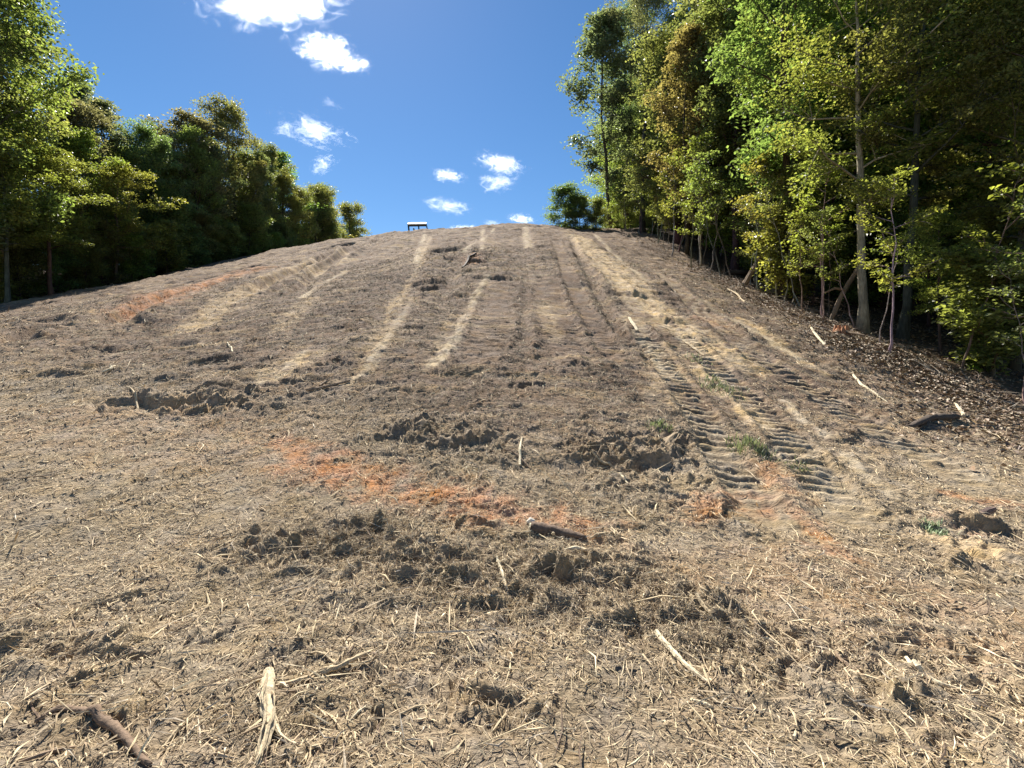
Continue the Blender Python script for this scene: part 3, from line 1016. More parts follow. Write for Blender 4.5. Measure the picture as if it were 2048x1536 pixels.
LEFT_MARKS = [(20, 'the tall oak at the left border'), (140, 'the yellow-green maple near the left'), (235, 'the light green tree beside the left oak'), (300, 'the feathery grey-green peak'),
              (400, 'the olive green tree of the left skyline'), (480, 'the highest russet-tinged treetop'), (560, 'the tree right of the russet treetop'), (640, 'the pale rounded tree on the left'), (720, 'the end of the left wood')]
RIGHT_MARKS = [(1220, 'the outermost tree of the right wood'), (1290, 'the very tall bare-trunked tree'), (1350, 'the yellowing oak near the crest'), (1440, 'the broad autumn oak'), (1510, 'the leaning broken snag'), (1580, 'the twin saplings'),
               (1660, 'the dead leaning stem'), (1735, 'the pale edge trunk'), (1800, 'the pale leaning sapling'), (1880, 'the low lime-green maple on the right'), (1990, 'the right border shrub')]


def mark(u, marks):
    return min(marks, key=lambda q: abs(q[0] - u))[1]


def hue_word(c):
    return 'golden' if c is YELLOW else 'lime-green' if c is LIME else 'olive' if c is OLIVE else 'dark green' if c is DEEP else 'blue-green' if c is BLUE else 'russet' if c is RUST else 'green'


# ---- left wood: front row by its outline against the sky
WL = 'trees along the left edge of the clearing'
left = [
    (0, -30, -60, 'oak', GREEN, GREY_BARK, 'tall green oak at the left edge of the picture rising past its top', .85),
    (-70, -31, -90, 'oak_b', GREEN, GREY_BARK, 'tall oak cut off by the left border of the photo', 1.1),
    (20, -28.5, 260, 'maple', YELLOW, BROWN_BARK, 'yellowing maple in front of the tall oak on the far left', 1.2),
    (110, -29, 300, 'maple', LIME, BROWN_BARK, 'bright yellow-green maple below the right flank of the tall left oak', 1.3),
    (175, -31, 262, 'oak_b', LIME, BROWN_BARK, 'light green tree that steps down from the tall left oak', .95),
    (235, -30, 330, 'maple_b', YELLOW, BROWN_BARK, 'golden green low tree under the feathery left treetop', 1.25),
    (258, -34, 218, 'slim', BLUE, DARK_BARK, 'feathery grey-green treetop, first peak right of the tall left oak', 1.3),
    (318, -33, 262, 'oak', BLUE, DARK_BARK, 'rounded blue-green tree beside the feathery peak in the left wood', .9),
    (372, -35, 238, 'oak_b', RUST, DARK_BARK, 'dark narrow treetop with red-brown tips in the left wood', 1.3),
    (405, -32, 272, 'oak_b', OLIVE, DARK_BARK, 'olive green tree just left of the highest middle treetop', .85),
    (482, -33, 212, 'oak_b', RUST, DARK_BARK, 'highest russet-tinged treetop in the middle of the left wood', .95),
    (545, -33, 290, 'oak_b', GREEN, DARK_BARK, 'dark green tree on the right shoulder of the russet treetop', .9),
    (595, -33, 312, 'slim', GREEN, DARK_BARK, 'narrow green tree below the wispy cloud in the left wood', 1.4),
    (640, -33, 372, 'oak', GREEN, DARK_BARK, 'pale green rounded tree low on the left skyline', .75),
    (672, -33, 385, 'slim', OLIVE, DARK_BARK, 'spiky olive tree near the far end of the left wood', 1.9),
    (702, -34, 412, 'oak_b', GREEN, DARK_BARK, 'last but one tree at the far end of the left wood', .95),
    (712, -34, 446, 'oak_b', GREEN, DARK_BARK, 'smallest tree where the left wood meets the hill crest', .7),
]
for u, X, v, kind, lc, bk, lab, wide in left:
    x, y = at_u(u, X=X)
    tree(kind, x, y, max(6.0, top_height(x, y, v)), lc, bk, lab, 'tree', WL, {'maple': 'maple_tree', 'maple_b': 'maple_tree', 'oak': 'oak_tree', 'oak_b': 'oak_tree', 'slim': 'forest_tree', 'bush': 'forest_tree'}[kind], wide)

OUT_L = (np.array([-400, 0, 140, 165, 250, 330, 400, 480, 560, 610, 650, 700, 735]), np.array([-300, -200, 60, 262, 240, 270, 265, 235, 310, 340, 385, 425, 470]))
for row, (X, dy, y0, y1) in enumerate([(-33.5, 4.6, 24, 96), (-38.5, 5.5, 30, 110), (-45, 7, 36, 120)]):
    y = y0
    while y < y1:
        x = X + random.uniform(-1.5, 1.5)
        yy = y + random.uniform(-1.5, 1.5)
        u = 1024 + FPX * x / yy
        if -180 < u < 735:
            H = min(random.uniform(12, 19), top_height(x, yy, float(np.interp(u, *OUT_L)) + random.uniform(2, 50)))
            if H > 4:
                kind = random.choice(['oak', 'oak_b', 'slim', 'oak'])
                lc = random.choice([GREEN, DEEP, OLIVE, GREEN, BLUE])
                tree(kind, x, yy, H, lc, DARK_BARK, '%s %s tree behind %s' % (hue_word(lc), 'slender' if kind == 'slim' else 'broad', mark(u, LEFT_MARKS)), 'tree', 'trees inside the left wood', 'forest_tree', 1.0)
        y += dy
# undergrowth that closes the foot of the left wood
y = 23
while y < 78:
    x = -29.6 + random.uniform(-.9, .6) - .02 * y
    u = 1024 + FPX * x / y
    if -120 < u:
        lc = random.choice([LIME, GREEN, GREEN, YELLOW, DEEP])
        tree(random.choice(['shrub', 'bush', 'bush']), x, y, random.uniform(2.2, 4.8), lc, DARK_BARK,
             '%s shrub on the soil edge below %s' % (hue_word(lc), mark(u, LEFT_MARKS)), 'shrub', 'shrubs at the foot of the left wood', 'shrub', 1.1)
    y += random.uniform(1.3, 2.4)
for q in range(16):
    y = 25 + 3.3 * q + random.uniform(-1, 1)
    x = -32.0 + random.uniform(-1, 1)
    tree('bush', x, y, random.uniform(4, 6.5), random.choice([DEEP, GREEN]), DARK_BARK, '%s bush in deep shade behind %s' % (random.choice(['low', 'tall', 'broad']), mark(1024 + FPX * x / y, LEFT_MARKS)), 'shrub', 'dark bushes inside the left wood', 'bush', 1.2)

for q in range(20):
    y = 27 + 2.4 * q + random.uniform(-1, 1)
    x = -36.5 + random.uniform(-1, 1)
    tree('bush', x, y, random.uniform(5, 7), random.choice([DEEP, GREEN]), DARK_BARK, '%s bush in deep shade behind %s' % (random.choice(['low', 'tall', 'broad']), mark(1024 + FPX * x / y, LEFT_MARKS)), 'shrub', 'dark bushes inside the left wood', 'bush', 1.4)

# ---- right wood
WR = 'trees along the right edge of the clearing'


def edge(u, v):
    x, y, t = ground_px(u, v)
    return x, y


def rtree(kind, u, v, vtop, lc, bk, lab, wide=1.0, name='forest_tree', lean=(0, 0), push=0.0, cat='tree', group=WR, sink=0.0):
    x, y = edge(u, v)
    x, y = x * (1 + push), y * (1 + push)
    return tree(kind, x, y, max(3.0, top_height(x, y, vtop) + sink), lc, bk, lab, cat, group, name, wide, None, lean, sink)


rtree('slim', 1218, 456, 60, BLUE, DARK_BARK, 'slender outermost tree where the right wood meets the hill crest', 1.25, push=.04)
rtree('pine', 1252, 456, 15, BLUE, DARK_BARK, 'tall blue-green tree with open sky to its left, left of the pair of dark trunks', .9, 'tall_tree', push=.05)
rtree('pine', 1285, 466, -25, BLUE, DARK_BARK, 'very tall tree with a bare dark trunk beside the open sky', .85, 'tall_tree', push=.02)
rtree('poplar', 1392, 492, -60, OLIVE, DARK_BARK, 'tall dark-stemmed tree whose bare top crosses the sky gap', .62, 'tall_tree', push=.10)
rtree('oak', 1362, 482, 190, OLIVE, BROWN_BARK, 'olive-gold tree in front of the tall trunks near the crest', .62, 'oak_tree')
rtree('oak_b', 1375, 490, 120, YELLOW, BROWN_BARK, 'yellowing oak a little down from the crest on the right', .6, 'oak_tree')
rtree('oak', 1450, 515, 40, OLIVE, BROWN_BARK, 'broad olive-brown autumn oak midway along the right wood', .8, 'oak_tree', push=.06)
rtree('maple', 1430, 520, 190, YELLOW, BROWN_BARK, 'lime-yellow maple lit by sun midway along the right wood', 1.1, 'maple_tree')
rtree('poplar', 1556, 545, -200, DEEP, DARK_BARK, 'thick dark trunk standing behind the leaning broken snag', .8, 'tall_tree', push=.05)
rtree('hemlock', 1640, 590, 150, BLUE, DARK_BARK, 'feathery blue-green hemlock left of the pale edge trunk', 1.0, 'hemlock_tree', push=.12)
rtree('maple', 1520, 535, 260, LIME, BROWN_BARK, 'small yellow-green maple left of the thick dark trunk', .9, 'maple_tree', push=.05)
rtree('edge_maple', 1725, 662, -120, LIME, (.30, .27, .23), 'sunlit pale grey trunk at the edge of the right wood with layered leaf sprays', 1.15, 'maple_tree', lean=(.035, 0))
rtree('maple_b', 1875, 660, 180, LIME, DARK_BARK, 'green maple with horizontal leaf sprays right of the pale trunk', 1.0, 'maple_tree', push=.2)
rtree('maple', 1960, 700, 60, LIME, DARK_BARK, 'leafy maple near the right border of the photo', 1.1, 'maple_tree', push=.18)
rtree('maple_b', 2010, 690, 330, YELLOW, DARK_BARK, 'low maple with bright yellow leaves at the right border', 1.0, 'maple_tree', push=.06)
rtree('maple_tall', 2030, 745, -140, LIME, BROWN_BARK, 'tall maple at the right border whose sunlit crown fills the upper corner', .8, 'maple_tree', push=.02)
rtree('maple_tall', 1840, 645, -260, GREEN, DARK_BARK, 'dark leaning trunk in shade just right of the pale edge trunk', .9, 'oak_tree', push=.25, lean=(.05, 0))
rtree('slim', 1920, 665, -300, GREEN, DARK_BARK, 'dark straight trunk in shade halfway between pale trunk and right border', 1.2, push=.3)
rtree('bush', 1130, 457, 384, GREEN, BROWN_BARK, 'round green bush standing alone on the crest', 1.5, 'bush', push=.0, sink=.9, cat='shrub', group='bushes on the crest')
rtree('bush', 1162, 459, 398, GREEN, BROWN_BARK, 'second green bush on the crest touching the round one', 1.5, 'bush', push=.0, sink=.9, cat='shrub', group='bushes on the crest')
rtree('bush', 1190, 460, 405, OLIVE, BROWN_BARK, 'thin olive bush on the crest nearest the right wood', 1.1, 'bush', push=.0, sink=.7, cat='shrub', group='bushes on the crest')

for u, v, vt, kind, lc, lab, wide, push in [
    (1880, 735, 420, 'maple_b', LIME, 'low lime-green maple in front of the shaded trunks at the right', .95, .10),
    (1985, 770, 500, 'shrub', LIME, 'bright green shrub low at the right border', 1.3, .05),
    (1625, 622, 360, 'maple_b', LIME, 'small maple with layered sprays behind the dead leaning stem', .9, .10),
    (1590, 612, 250, 'maple', YELLOW, 'yellow-green maple rising over the twin saplings', .6, .14),
    (1575, 605, 420, 'shrub', YELLOW, 'golden shrub behind the twin saplings', 1.2, .02),
    (1490, 545, 360, 'bush', LIME, 'lime-green bush uphill of the leaning broken snag', 1.1, .03),
    (1405, 502, 330, 'maple_b', OLIVE, 'olive-leaved small maple below the broad autumn oak', 1.2, .02),
    (1318, 470, 385, 'bush', GREEN, 'green understory bush between the tall trunks near the crest', 1.0, .02),
    (1250, 460, 370, 'bush', YELLOW, 'yellowish bush at the foot of the tall blue-green tree', 1.1, .02),
]:
    rtree(kind, u, v, vt, lc, BROWN_BARK, lab, wide, 'bush' if kind in ('bush', 'shrub') else 'maple_tree', push=push, cat='shrub' if kind in ('bush', 'shrub') else 'tree')

OUT_R = (np.array([1100, 1165, 1200, 1240, 1330, 1400, 1430, 2500]), np.array([420, 330, 140, 60, 40, 60, -150, -400]))
rows = [(13.4, 4.6, 8, 80), (16.5, 4.6, 9, 85), (20.0, 4.4, 12, 90), (25.0, 5.0, 15, 95), (31.0, 6.5, 18, 95)]
for row, (X, dy, y0, y1) in enumerate(rows):
    y = y0
    while y < y1:
        x = X + random.uniform(-1.2, 1.4)
        yy = y + random.uniform(-1.3, 1.3)
        u = 1024 + FPX * x / yy
        if (1330 if yy < 60 else 1240) < u < 2230:
            H = min(random.uniform(14, 25), top_height(x, yy, float(np.interp(u, *OUT_R)) + random.uniform(0, 60)))
            if H > 6:
                kind = random.choice(['oak', 'oak_b', 'slim', 'poplar', 'slim'] if row < 2 else ['oak', 'oak_b', 'oak', 'poplar'])
                if yy < 17:
                    kind = 'maple_tall'
                lc = random.choice([GREEN, GREEN, OLIVE, DEEP, YELLOW] if row < 2 else [GREEN, DEEP, DEEP])
                tree(kind, x, yy, H, lc, DARK_BARK, '%s %s tree %s behind %s' % (hue_word(lc), {'slim': 'slender', 'poplar': 'tall'}.get(kind, 'broad'), 'just' if row == 0 else 'well' if row < 3 else 'far', mark(u, RIGHT_MARKS)), 'tree', 'trees inside the right wood', 'forest_tree', random.uniform(.85, 1.1))
        y += dy
y = 9.0
while y < 62:
    x = 14.4 + random.uniform(-.4, 2.6)
    u = 1024 + FPX * x / y
    if u < 2200:
        lc = random.choice([GREEN, LIME, YELLOW, DEEP, GREEN])
        tree(random.choice(['shrub', 'bush', 'maple_b']), x, y, random.uniform(2.6, 6), lc, DARK_BARK,
             '%s undergrowth bush in the shade behind %s' % (hue_word(lc), mark(u, RIGHT_MARKS)), 'shrub', 'undergrowth in the right wood', 'bush', 1.0)
    y += random.uniform(2.2, 3.8)
for q in range(24):
    y = 10 + 2.2 * q + random.uniform(-1, 1)
    x = 19 + random.uniform(-2, 6)
    if 1024 + FPX * x / y < 2250:
        tree('bush', x, y, random.uniform(4, 7), random.choice([DEEP, GREEN]), DARK_BARK, 'dark bush far in the shade behind %s' % mark(1024 + FPX * x / y, RIGHT_MARKS), 'shrub', 'dark bushes inside the right wood', 'bush', 1.3)

# saplings along the right edge
SP = 'thin saplings along the right edge of the clearing'
for u, v, vt, kind, lab, lean in [
    (1775, 705, 330, 'sapling', 'pale leaning sapling right of the grey edge trunk', (.10, 0)),
    (1555, 600, 330, 'sapling', 'thin crooked sapling behind the broken snag', (.06, 0)),
    (1567, 605, 380, 'whip', 'twin stem beside the crooked sapling behind the broken snag', (.08, 0)),
    (1537, 580, 410, 'whip', 'slim whip leaning right, left of the twin saplings', (.10, 0)),
    (1648, 640, 300, 'sapling', 'wavy sapling beside the dead leaning branch', (-.02, 0)),
    (1710, 655, 430, 'whip', 'short straight sapling just left of the grey edge trunk', (.02, 0)),
    (1760, 690, 470, 'whip', 'bent sapling at the foot of the grey edge trunk', (.16, 0)),
    (2005, 725, 560, 'whip', 'leaning bare sapling near the right border', (.16, 0)),
    (1508, 530, 300, 'sapling', 'sapling standing behind the top of the broken snag', (.0, 0)),
    (1475, 525, 330, 'sapling', 'pale sapling a little uphill of the broken snag', (.03, 0)),
    (1440, 512, 360, 'whip', 'thin sapling below the lime-yellow maple', (.02, 0)),
    (1405, 500, 380, 'whip', 'thin grey sapling in front of the olive-brown oak', (-.02, 0)),
    (1370, 488, 390, 'whip', 'thin sapling at the foot of the yellowing oak', (.03, 0)),
    (1325, 470, 400, 'whip', 'thin sapling between the tall dark trunk and the yellowing oak', (.0, 0)),
    (1238, 458, 400, 'whip', 'bare sapling between the outermost tree and the tall blue-green tree', (.0, 0)),
    (1208, 456, 405, 'whip', 'wispy bare sapling left of the outermost tree on the crest', (-.03, 0)),
]:
    x, y = edge(u, v)
    tree(kind, x, y, max(1.6, top_height(x, y, vt)), random.choice([LIME, YELLOW, GREEN]), (.36, .32, .26), lab, 'sapling', SP, 'sapling', 1.0, None, lean)

y = 10.5
while y < 50:
    x = 11.2 + random.uniform(-.5, 1.7) + .5 * (y < 14)
    u = 1024 + FPX * x / y
    if u < 2100 and not 1655 < u < 1800:
        lc = random.choice([LIME, GREEN, YELLOW])
        tree(random.choice(['whip', 'sapling', 'sapling']), x, y, random.uniform(3.2, 8.5), lc, random.choice([(.36, .32, .26), (.25, .21, .17), (.16, .13, .10)]),
             'thin %s leaved sapling %s beside %s' % (hue_word(lc), random.choice(['leaning', 'standing', 'bending']), mark(u, RIGHT_MARKS)), 'sapling', SP, 'sapling', 1.0, None, (random.uniform(-.1, .14), random.uniform(-.06, .06)))
    y += random.uniform(.6, 1.5)

# ------------------------------------------------------------------ dead wood lying on the slope
PALE = (.62, .53, .36)
STRAW = (.48, .38, .24)
BARKY = (.27, .195, .13)
DARKW = (.09, .07, .055)
RED = (.42, .20, .10)


def lay(pts, wpx, lift=.5, ends=None, wob=.02):
    """photograph points to a resampled world path with its radii (wpx: width in photograph pixels)"""
    P = []
    for u, v in pts:
        x, y, t = ground_px(u, v)
        P.append((x, y, t))
    P = np.array(P)
    r = np.interp(np.linspace(0, 1, len(P)), np.linspace(0, 1, len(wpx)), wpx) * P[:, 2] / FPX * .5
    n = 4 * len(P)
    s = np.concatenate([[0], np.cumsum(np.linalg.norm(np.diff(P[:, :2], axis=0), axis=1))])
    q = np.linspace(0, s[-1], n)
    x, y = np.interp(q, s, P[:, 0]), np.interp(q, s, P[:, 1])
    rad = np.interp(q, s, r)
    x = x + np.cumsum(RNG.normal(size=n)) * wob * rad
    y = y + np.cumsum(RNG.normal(size=n)) * wob * rad
    z = height(x, y)
    zl = np.polyval(np.polyfit(q, z, min(2, n - 1)), q)
    z = np.maximum(zl, z - rad * .3) + rad * (lift + .55)
    return np.stack([x, y, z], 1), rad


def wood(name, label, cat, pts, wpx, col, sides=7, rough=.12, lift=.5, twigs=(), flat=1.0, group=None, splinters=0):
    P, rad = lay(pts, wpx, lift)
    origin = P[len(P) // 2].copy()
    b = Build()
    b.tube(P - origin, rad, sides + 3 * (name in ('root', 'log')), col, rough, True, flat)
    o = put(name, b.mesh(name, M_WOODY, name in ('root', 'log'), True), None, origin)
    for tp, tw in twigs:
        Q, rq = lay(tp, tw, lift + .4)
        t = Build()
        t.tube(Q - origin, rq, 5, np.array(col) * random.uniform(.9, 1.1), .1)
        put('twig', t.mesh('twig', M_WOODY, False, True), o)
    for q in range(splinters):
        a = random.randint(0, len(P) - 3)
        d = P[min(a + 4, len(P) - 1)] - P[a]
        d /= np.linalg.norm(d) + 1e-9
        side = np.cross(d, [0, 0, 1.0])
        rr = rad[a]
        p0 = P[a] - origin + side * random.uniform(-1, 1) * rr + np.array([0, 0, rr * random.uniform(.5, 1.0)])
        L = rr * random.uniform(4, 9)
        p1 = p0 + d * L * .6 + np.array([0, 0, rr * random.uniform(.0, .35)])
        p2 = p1 + d * L * .4 + side * random.uniform(-.6, .6) * rr + np.array([0, 0, rr * random.uniform(-.1, .6)])
        t = Build()
        t.tube([p0, p1, p2], [rr * .22, rr * .2, rr * .03], 4, np.array(col) * random.uniform(.75, 1.15), .1)
        put('splinter', t.mesh('splinter', M_WOODY, False, True), o)
    tag(o, label, cat, group)
    return o


ST = 'loose sticks and branches on the mulch'
wood('split_log', 'pale splintered length of wood pointing away from the camera in the bottom foreground', 'split wood', [(540, 1340), (533, 1400), (540, 1455), (530, 1500), (520, 1545)], [16, 28, 25, 23, 15], (.50, .41, .27), 10, .13, .1,
     [([(548, 1455), (562, 1482), (590, 1502), (640, 1508)], [9, 7, 3]), ([(524, 1362), (495, 1378), (462, 1398)], [6, 3]), ([(548, 1430), (560, 1470), (567, 1490)], [5, 2])], .6, ST, 14)
wood('branch', 'forked pale branch lying right of the splintered length of wood', 'branch', [(552, 1380), (610, 1372), (665, 1355), (700, 1335), (745, 1312), (775, 1296)], [7, 13, 12, 8, 3], STRAW, 6, .15, .6,
     [([(680, 1345), (645, 1320), (610, 1312)], [7, 3]), ([(650, 1360), (680, 1325), (690, 1305)], [5, 2]), ([(690, 1345), (735, 1338), (765, 1332)], [6, 2])], 1.0, ST, 4)
wood('root', 'thick curved brown root half buried in the bottom left corner', 'root', [(70, 1452), (95, 1436), (140, 1428), (190, 1442), (235, 1472), (265, 1505), (300, 1545)], [6, 11, 15, 17, 15, 10], (.20, .14, .095), 8, .2, .55,
     [([(85, 1440), (70, 1425), (62, 1415)], [6, 3])], 1.0, ST)
o = wood('log', 'short dark log with a pale cut end below the orange clay', 'log', [(1062, 1062), (1100, 1066), (1140, 1074), (1172, 1082)], [26, 25, 20, 10], (.15, .105, .075), 10, .09, .0, (), 1.0, ST)
P, rad = lay([(1062, 1062), (1100, 1066), (1140, 1074), (1172, 1082)], [26, 25, 20, 10], .0)
org = P[len(P) // 2]
d = P[0] - P[2]
d /= np.linalg.norm(d)
b = Build()
b.tube([P[0] - org + d * .001, P[0] - org + d * .014, P[0] - org + d * .018], [rad[0] * .96, rad[0] * .9, rad[0] * .3], 10, PALE, .03)
put('cut_end', b.mesh('cut_end', M_WOODY, False, True), o)
b = Build()
kp = P[6] - org + np.array([0, -rad[6] * .85, rad[6] * .1])
b.tube([kp, kp + np.array([0, -.03, .004])], [.018, .015], 7, STRAW, .05)
put('knot', b.mesh('knot', M_WOODY, False, True), o)
sticks = [
    ('thin straight stick lying right of the short log', [(1180, 1080), (1215, 1079), (1250, 1077)], [4, 5, 3], STRAW),
    ('pale stick lying against the front of the short log', [(1100, 1070), (1130, 1080), (1165, 1081)], [3, 4, 2], PALE),
    ('left half of a pale broken branch below the short log', [(1128, 1114), (1150, 1108), (1168, 1106)], [5, 9, 7], PALE),
    ('right half of a pale broken branch below the short log', [(1163, 1114), (1180, 1108), (1200, 1099)], [6, 11, 5], STRAW),
    ('pale pointed splinter leaning over the dark dug-up lumps', [(993, 1122), (1003, 1150), (1012, 1178), (1018, 1195)], [6, 7, 5, 2], PALE),
    ('long pale split stick right of the bottom centre', [(1312, 1268), (1340, 1305), (1375, 1342), (1418, 1378)], [10, 12, 10, 5], PALE),
    ('thin bent twig beside the long pale split stick', [(1340, 1330), (1352, 1350), (1375, 1362)], [6, 6, 3], STRAW),
    ('strip of bark on the edge of a shaded hole', [(1376, 1190), (1400, 1215), (1430, 1245)], [7, 9, 5], STRAW),
    ('long thin curved stick in the lower right foreground', [(1812, 1320), (1832, 1348), (1880, 1372), (1940, 1384), (2000, 1386)], [6, 10, 8, 6, 3], PALE),
    ('brown twig left of the long thin curved stick', [(1672, 1312), (1700, 1336), (1745, 1352)], [6, 8, 3], BARKY),
    ('short pale chip of wood on the mulch near the lower right', [(1380, 1408), (1405, 1415), (1428, 1420)], [5, 9, 5], PALE),
    ('upright pale chip at the bottom right of centre', [(1588, 1480), (1592, 1465)], [8, 5], PALE),
    ('straight dark stick lying on the middle of the slope', [(612, 786), (650, 778), (700, 765)], [4, 6, 4], BARKY),
    ('short dark stick crossing behind the straight dark stick', [(640, 776), (658, 760)], [5, 3], BARKY),
    ('broad pale stick beside the big shaded pit', [(1182, 920), (1215, 926), (1262, 934)], [4, 6, 4], STRAW),
    ('second stick lying over the edge of the big shaded pit', [(1215, 945), (1245, 946), (1275, 952)], [4, 6, 4], STRAW),
    ('thin stick standing in the big shaded pit', [(1238, 945), (1248, 960), (1256, 972)], [3, 4, 2], PALE),
    ('pair of long chips in the lower left foreground, the left one', [(322, 1502), (350, 1470), (385, 1440)], [4, 9, 4], STRAW),
    ('pair of long chips in the lower left foreground, the right one', [(345, 1498), (378, 1472), (405, 1452)], [4, 7, 3], PALE),
    ('thin twig between the forked branch and the bottom centre', [(800, 1442), (835, 1425), (878, 1408)], [4, 5, 3], STRAW),
    ('pale twig low on the right slope below the fallen leaves', [(1706, 755), (1722, 775), (1745, 790), (1775, 806)], [4, 5, 4, 2], PALE),
    ('pale bent stick on the right slope near the dark log', [(1908, 808), (1920, 822), (1928, 838)], [3, 6, 6], PALE),
    ('straight pale stick left of the rotten stump', [(1622, 664), (1636, 680), (1650, 696)], [4, 5, 4], PALE),
    ('brown curved stick in the lower left corner below the root', [(40, 1536), (90, 1520), (150, 1500)], [5, 9, 5], BARKY),
    ('pale stick leaning on the left bench beside a dark hollow', [(252, 1232), (258, 1252), (260, 1270)], [4, 6, 4], PALE),
    ('forked pale twig above the row of dark holes on the left', [(252, 770), (268, 790), (276, 812)], [2, 4, 4], STRAW),
    ('pale stick lying near the rut on the left slope', [(455, 690), (462, 700), (465, 712)], [3, 4, 3], PALE),
    ('curved pale root on the left slope', [(205, 748), (222, 744), (236, 732)], [4, 5, 3], PALE),
    ('stick lying across the middle of the slope below the straw', [(700, 1452), (726, 1430), (745, 1420)], [4, 6, 3], PALE),
    ('brown stick on the straw at the foot of the slope', [(1010, 905), (1035, 915), (1060, 930)], [3, 5, 3], BARKY),
    ('upright pale stick in the straw at the foot of the slope', [(1040, 928), (1040, 905), (1044, 880)], [5, 6, 3], PALE),
    ('dark root sticking out of the lump high on the slope', [(925, 538), (938, 522), (952, 515)], [5, 6, 4], DARKW),
    ('pale stick beside the tan track near the top right', [(1365, 680), (1385, 695), (1408, 712)], [3, 5, 3], STRAW),
    ('grey stick at the top edge of the right track', [(1258, 640), (1268, 652), (1275, 662)], [5, 7, 4], PALE),
    ('thin pale twig on the far right slope', [(1455, 578), (1475, 590), (1490, 606)], [3, 4, 3], STRAW),
]
for lab, pts, w, c in sticks:
    wood('stick', lab, 'stick', pts, w, c, 6, .12, .7, (), 1.0, ST, 2 if max(w) >= 9 else 0)
wood('log', 'dark rotting log on the right slope above the clods', 'log', [(1815, 858), (1850, 852), (1885, 848), (1915, 842)], [8, 14, 15, 10], DARKW, 8, .12, .7, (), 1.0, ST)
wood('log', 'dark log lying below the thick trunk at the right edge', 'log', [(1455, 548), (1485, 552), (1520, 553)], [8, 11, 8], DARKW, 8, .12, .7, (), 1.0, ST)


def standing(name, label, cat, pts, depth_of, wpx, col, twigs=(), group=None):
    """a leaning dead stem: photograph points taken on the vertical plane through its foot"""
    x0, y0, t0 = ground_px(*depth_of)

    def lift_pts(pp):
        r = []
        for u, v in pp:
            d = px_dir(u, v)
            t = y0 / d[1]
            r.append((d[0] * t, y0 + .05 * (len(r)), EYE + d[2] * t))
        return np.array(r)
    P = lift_pts(pts)
    P[0, 2] = h1(P[0, 0], P[0, 1]) - .1
    org = P[0].copy()
    b = Build()
    n = 4 * len(P)
    q = np.linspace(0, len(P) - 1, n)
    PP = np.stack([np.interp(q, range(len(P)), P[:, a]) for a in range(3)], 1)
    rad = np.interp(np.linspace(0, 1, n), np.linspace(0, 1, len(wpx)), wpx) * t0 / FPX * .5
    b.tube(PP - org, rad, 7, col, .1)
    o = put(name, b.mesh(name, M_WOODY, False, True), None, org)
    for tp, tw in twigs:
        T = lift_pts(tp)
        t = Build()
        t.tube(T - org, np.interp(np.linspace(0, 1, len(T)), np.linspace(0, 1, len(tw)), tw) * t0 / FPX * .5, 5, col, .08)
        put('branch', t.mesh('branch', M_WOODY, False, True), o)
    tag(o, label, cat, group)
    return o


standing('snag', 'leaning broken snag with its top snapped off beside the thick dark trunk', 'dead tree', [(1484, 578), (1500, 550), (1523, 512)], (1484, 578), [12, 11, 8], BARKY)
standing('dead_tree', 'bare dead stem leaning right toward the grey edge trunk', 'dead tree', [(1660, 640), (1685, 590), (1712, 548), (1738, 505)], (1660, 640), [9, 9, 8, 5], BARKY,
         [([(1690, 580), (1672, 576), (1650, 586)], [5, 5, 3]), ([(1712, 548), (1735, 535), (1755, 515)], [5, 4, 2])])

# the rotten stump
x, y, t = ground_px(1682, 668)
b = Build()
n = 16
for q in range(6):
    a = q / 6 * 6.28 + .3
    h = .34 * random.uniform(.55, 1.1)
    bx, by = .15 * math.cos(a), .15 * math.sin(a)
    b.tube([[bx * 1.5, by * 1.5, -.15], [bx, by, .1], [bx * .9, by * .9, h]], [.10, .085, .035], 6, RED if q % 2 else (.30, .15, .08), .2)
stump = put('stump', b.mesh('stump', M_WOODY, False, True), None, (x, y, h1(x, y)))
for a in (.6, 2.2, 3.6, 5.1):
    r_ = Build()
    d = np.array([math.cos(a), math.sin(a), 0])
    q = [d * .14 + [0, 0, .08], d * .35 + [0, 0, .03], d * .7 + [0, 0, -.06]]
    r_.tube(q, [.06, .045, .02], 6, BARKY, .1)
    put('root', r_.mesh('root', M_WOODY, False, True), stump)
tag(stump, 'reddish rotten stump just left of the grey edge trunk', 'stump')

# chunk of broken wood in the right-hand scarp, tipped slab by the pit
x, y, t = ground_px(1968, 1048)
b = Build()
b.tube([[-.14, 0, -.05], [-.05, .0, -.01], [.05, .01, .035], [.11, .02, .05]], [.02, .035, .035, .02], 7, (.17, .12, .10), .15)
o = put('wood_chunk', b.mesh('wood_chunk', M_WOODY, False, True), None, (x, y, h1(x, y) - .01))
tag(o, 'dark broken chunk of wood sticking up from the scarp at the right border', 'wood chunk')
x, y, t = ground_px(1335, 890)
b = Build()
b.tube([[-.24, -.02, -.08], [-.16, 0, -.02], [-.06, 0, .03], [.04, .02, .09], [.11, .03, .14], [.15, .03, .17]], [.05, .10, .12, .11, .08, .03], 11, (.30, .225, .14), .22, True, .45)
o = put('soil_clod', b.mesh('soil_clod', M_WOODY, False, True), None, (x, y, h1(x, y)))
tag(o, 'tipped slab of turf and soil above the big shaded pit', 'clod')
x, y, t = ground_px(1062, 1054)
b = Build()
b.tube([[-.03, 0, .0], [0, 0, .02], [.03, .005, .012]], [.018, .03, .016], 7, (.66, .6, .5), .15)
o = put('stone', b.mesh('stone', M_WOODY, False, True), None, (x, y, h1(x, y) + .02))
tag(o, 'small whitish stone at the cut end of the short log', 'stone')

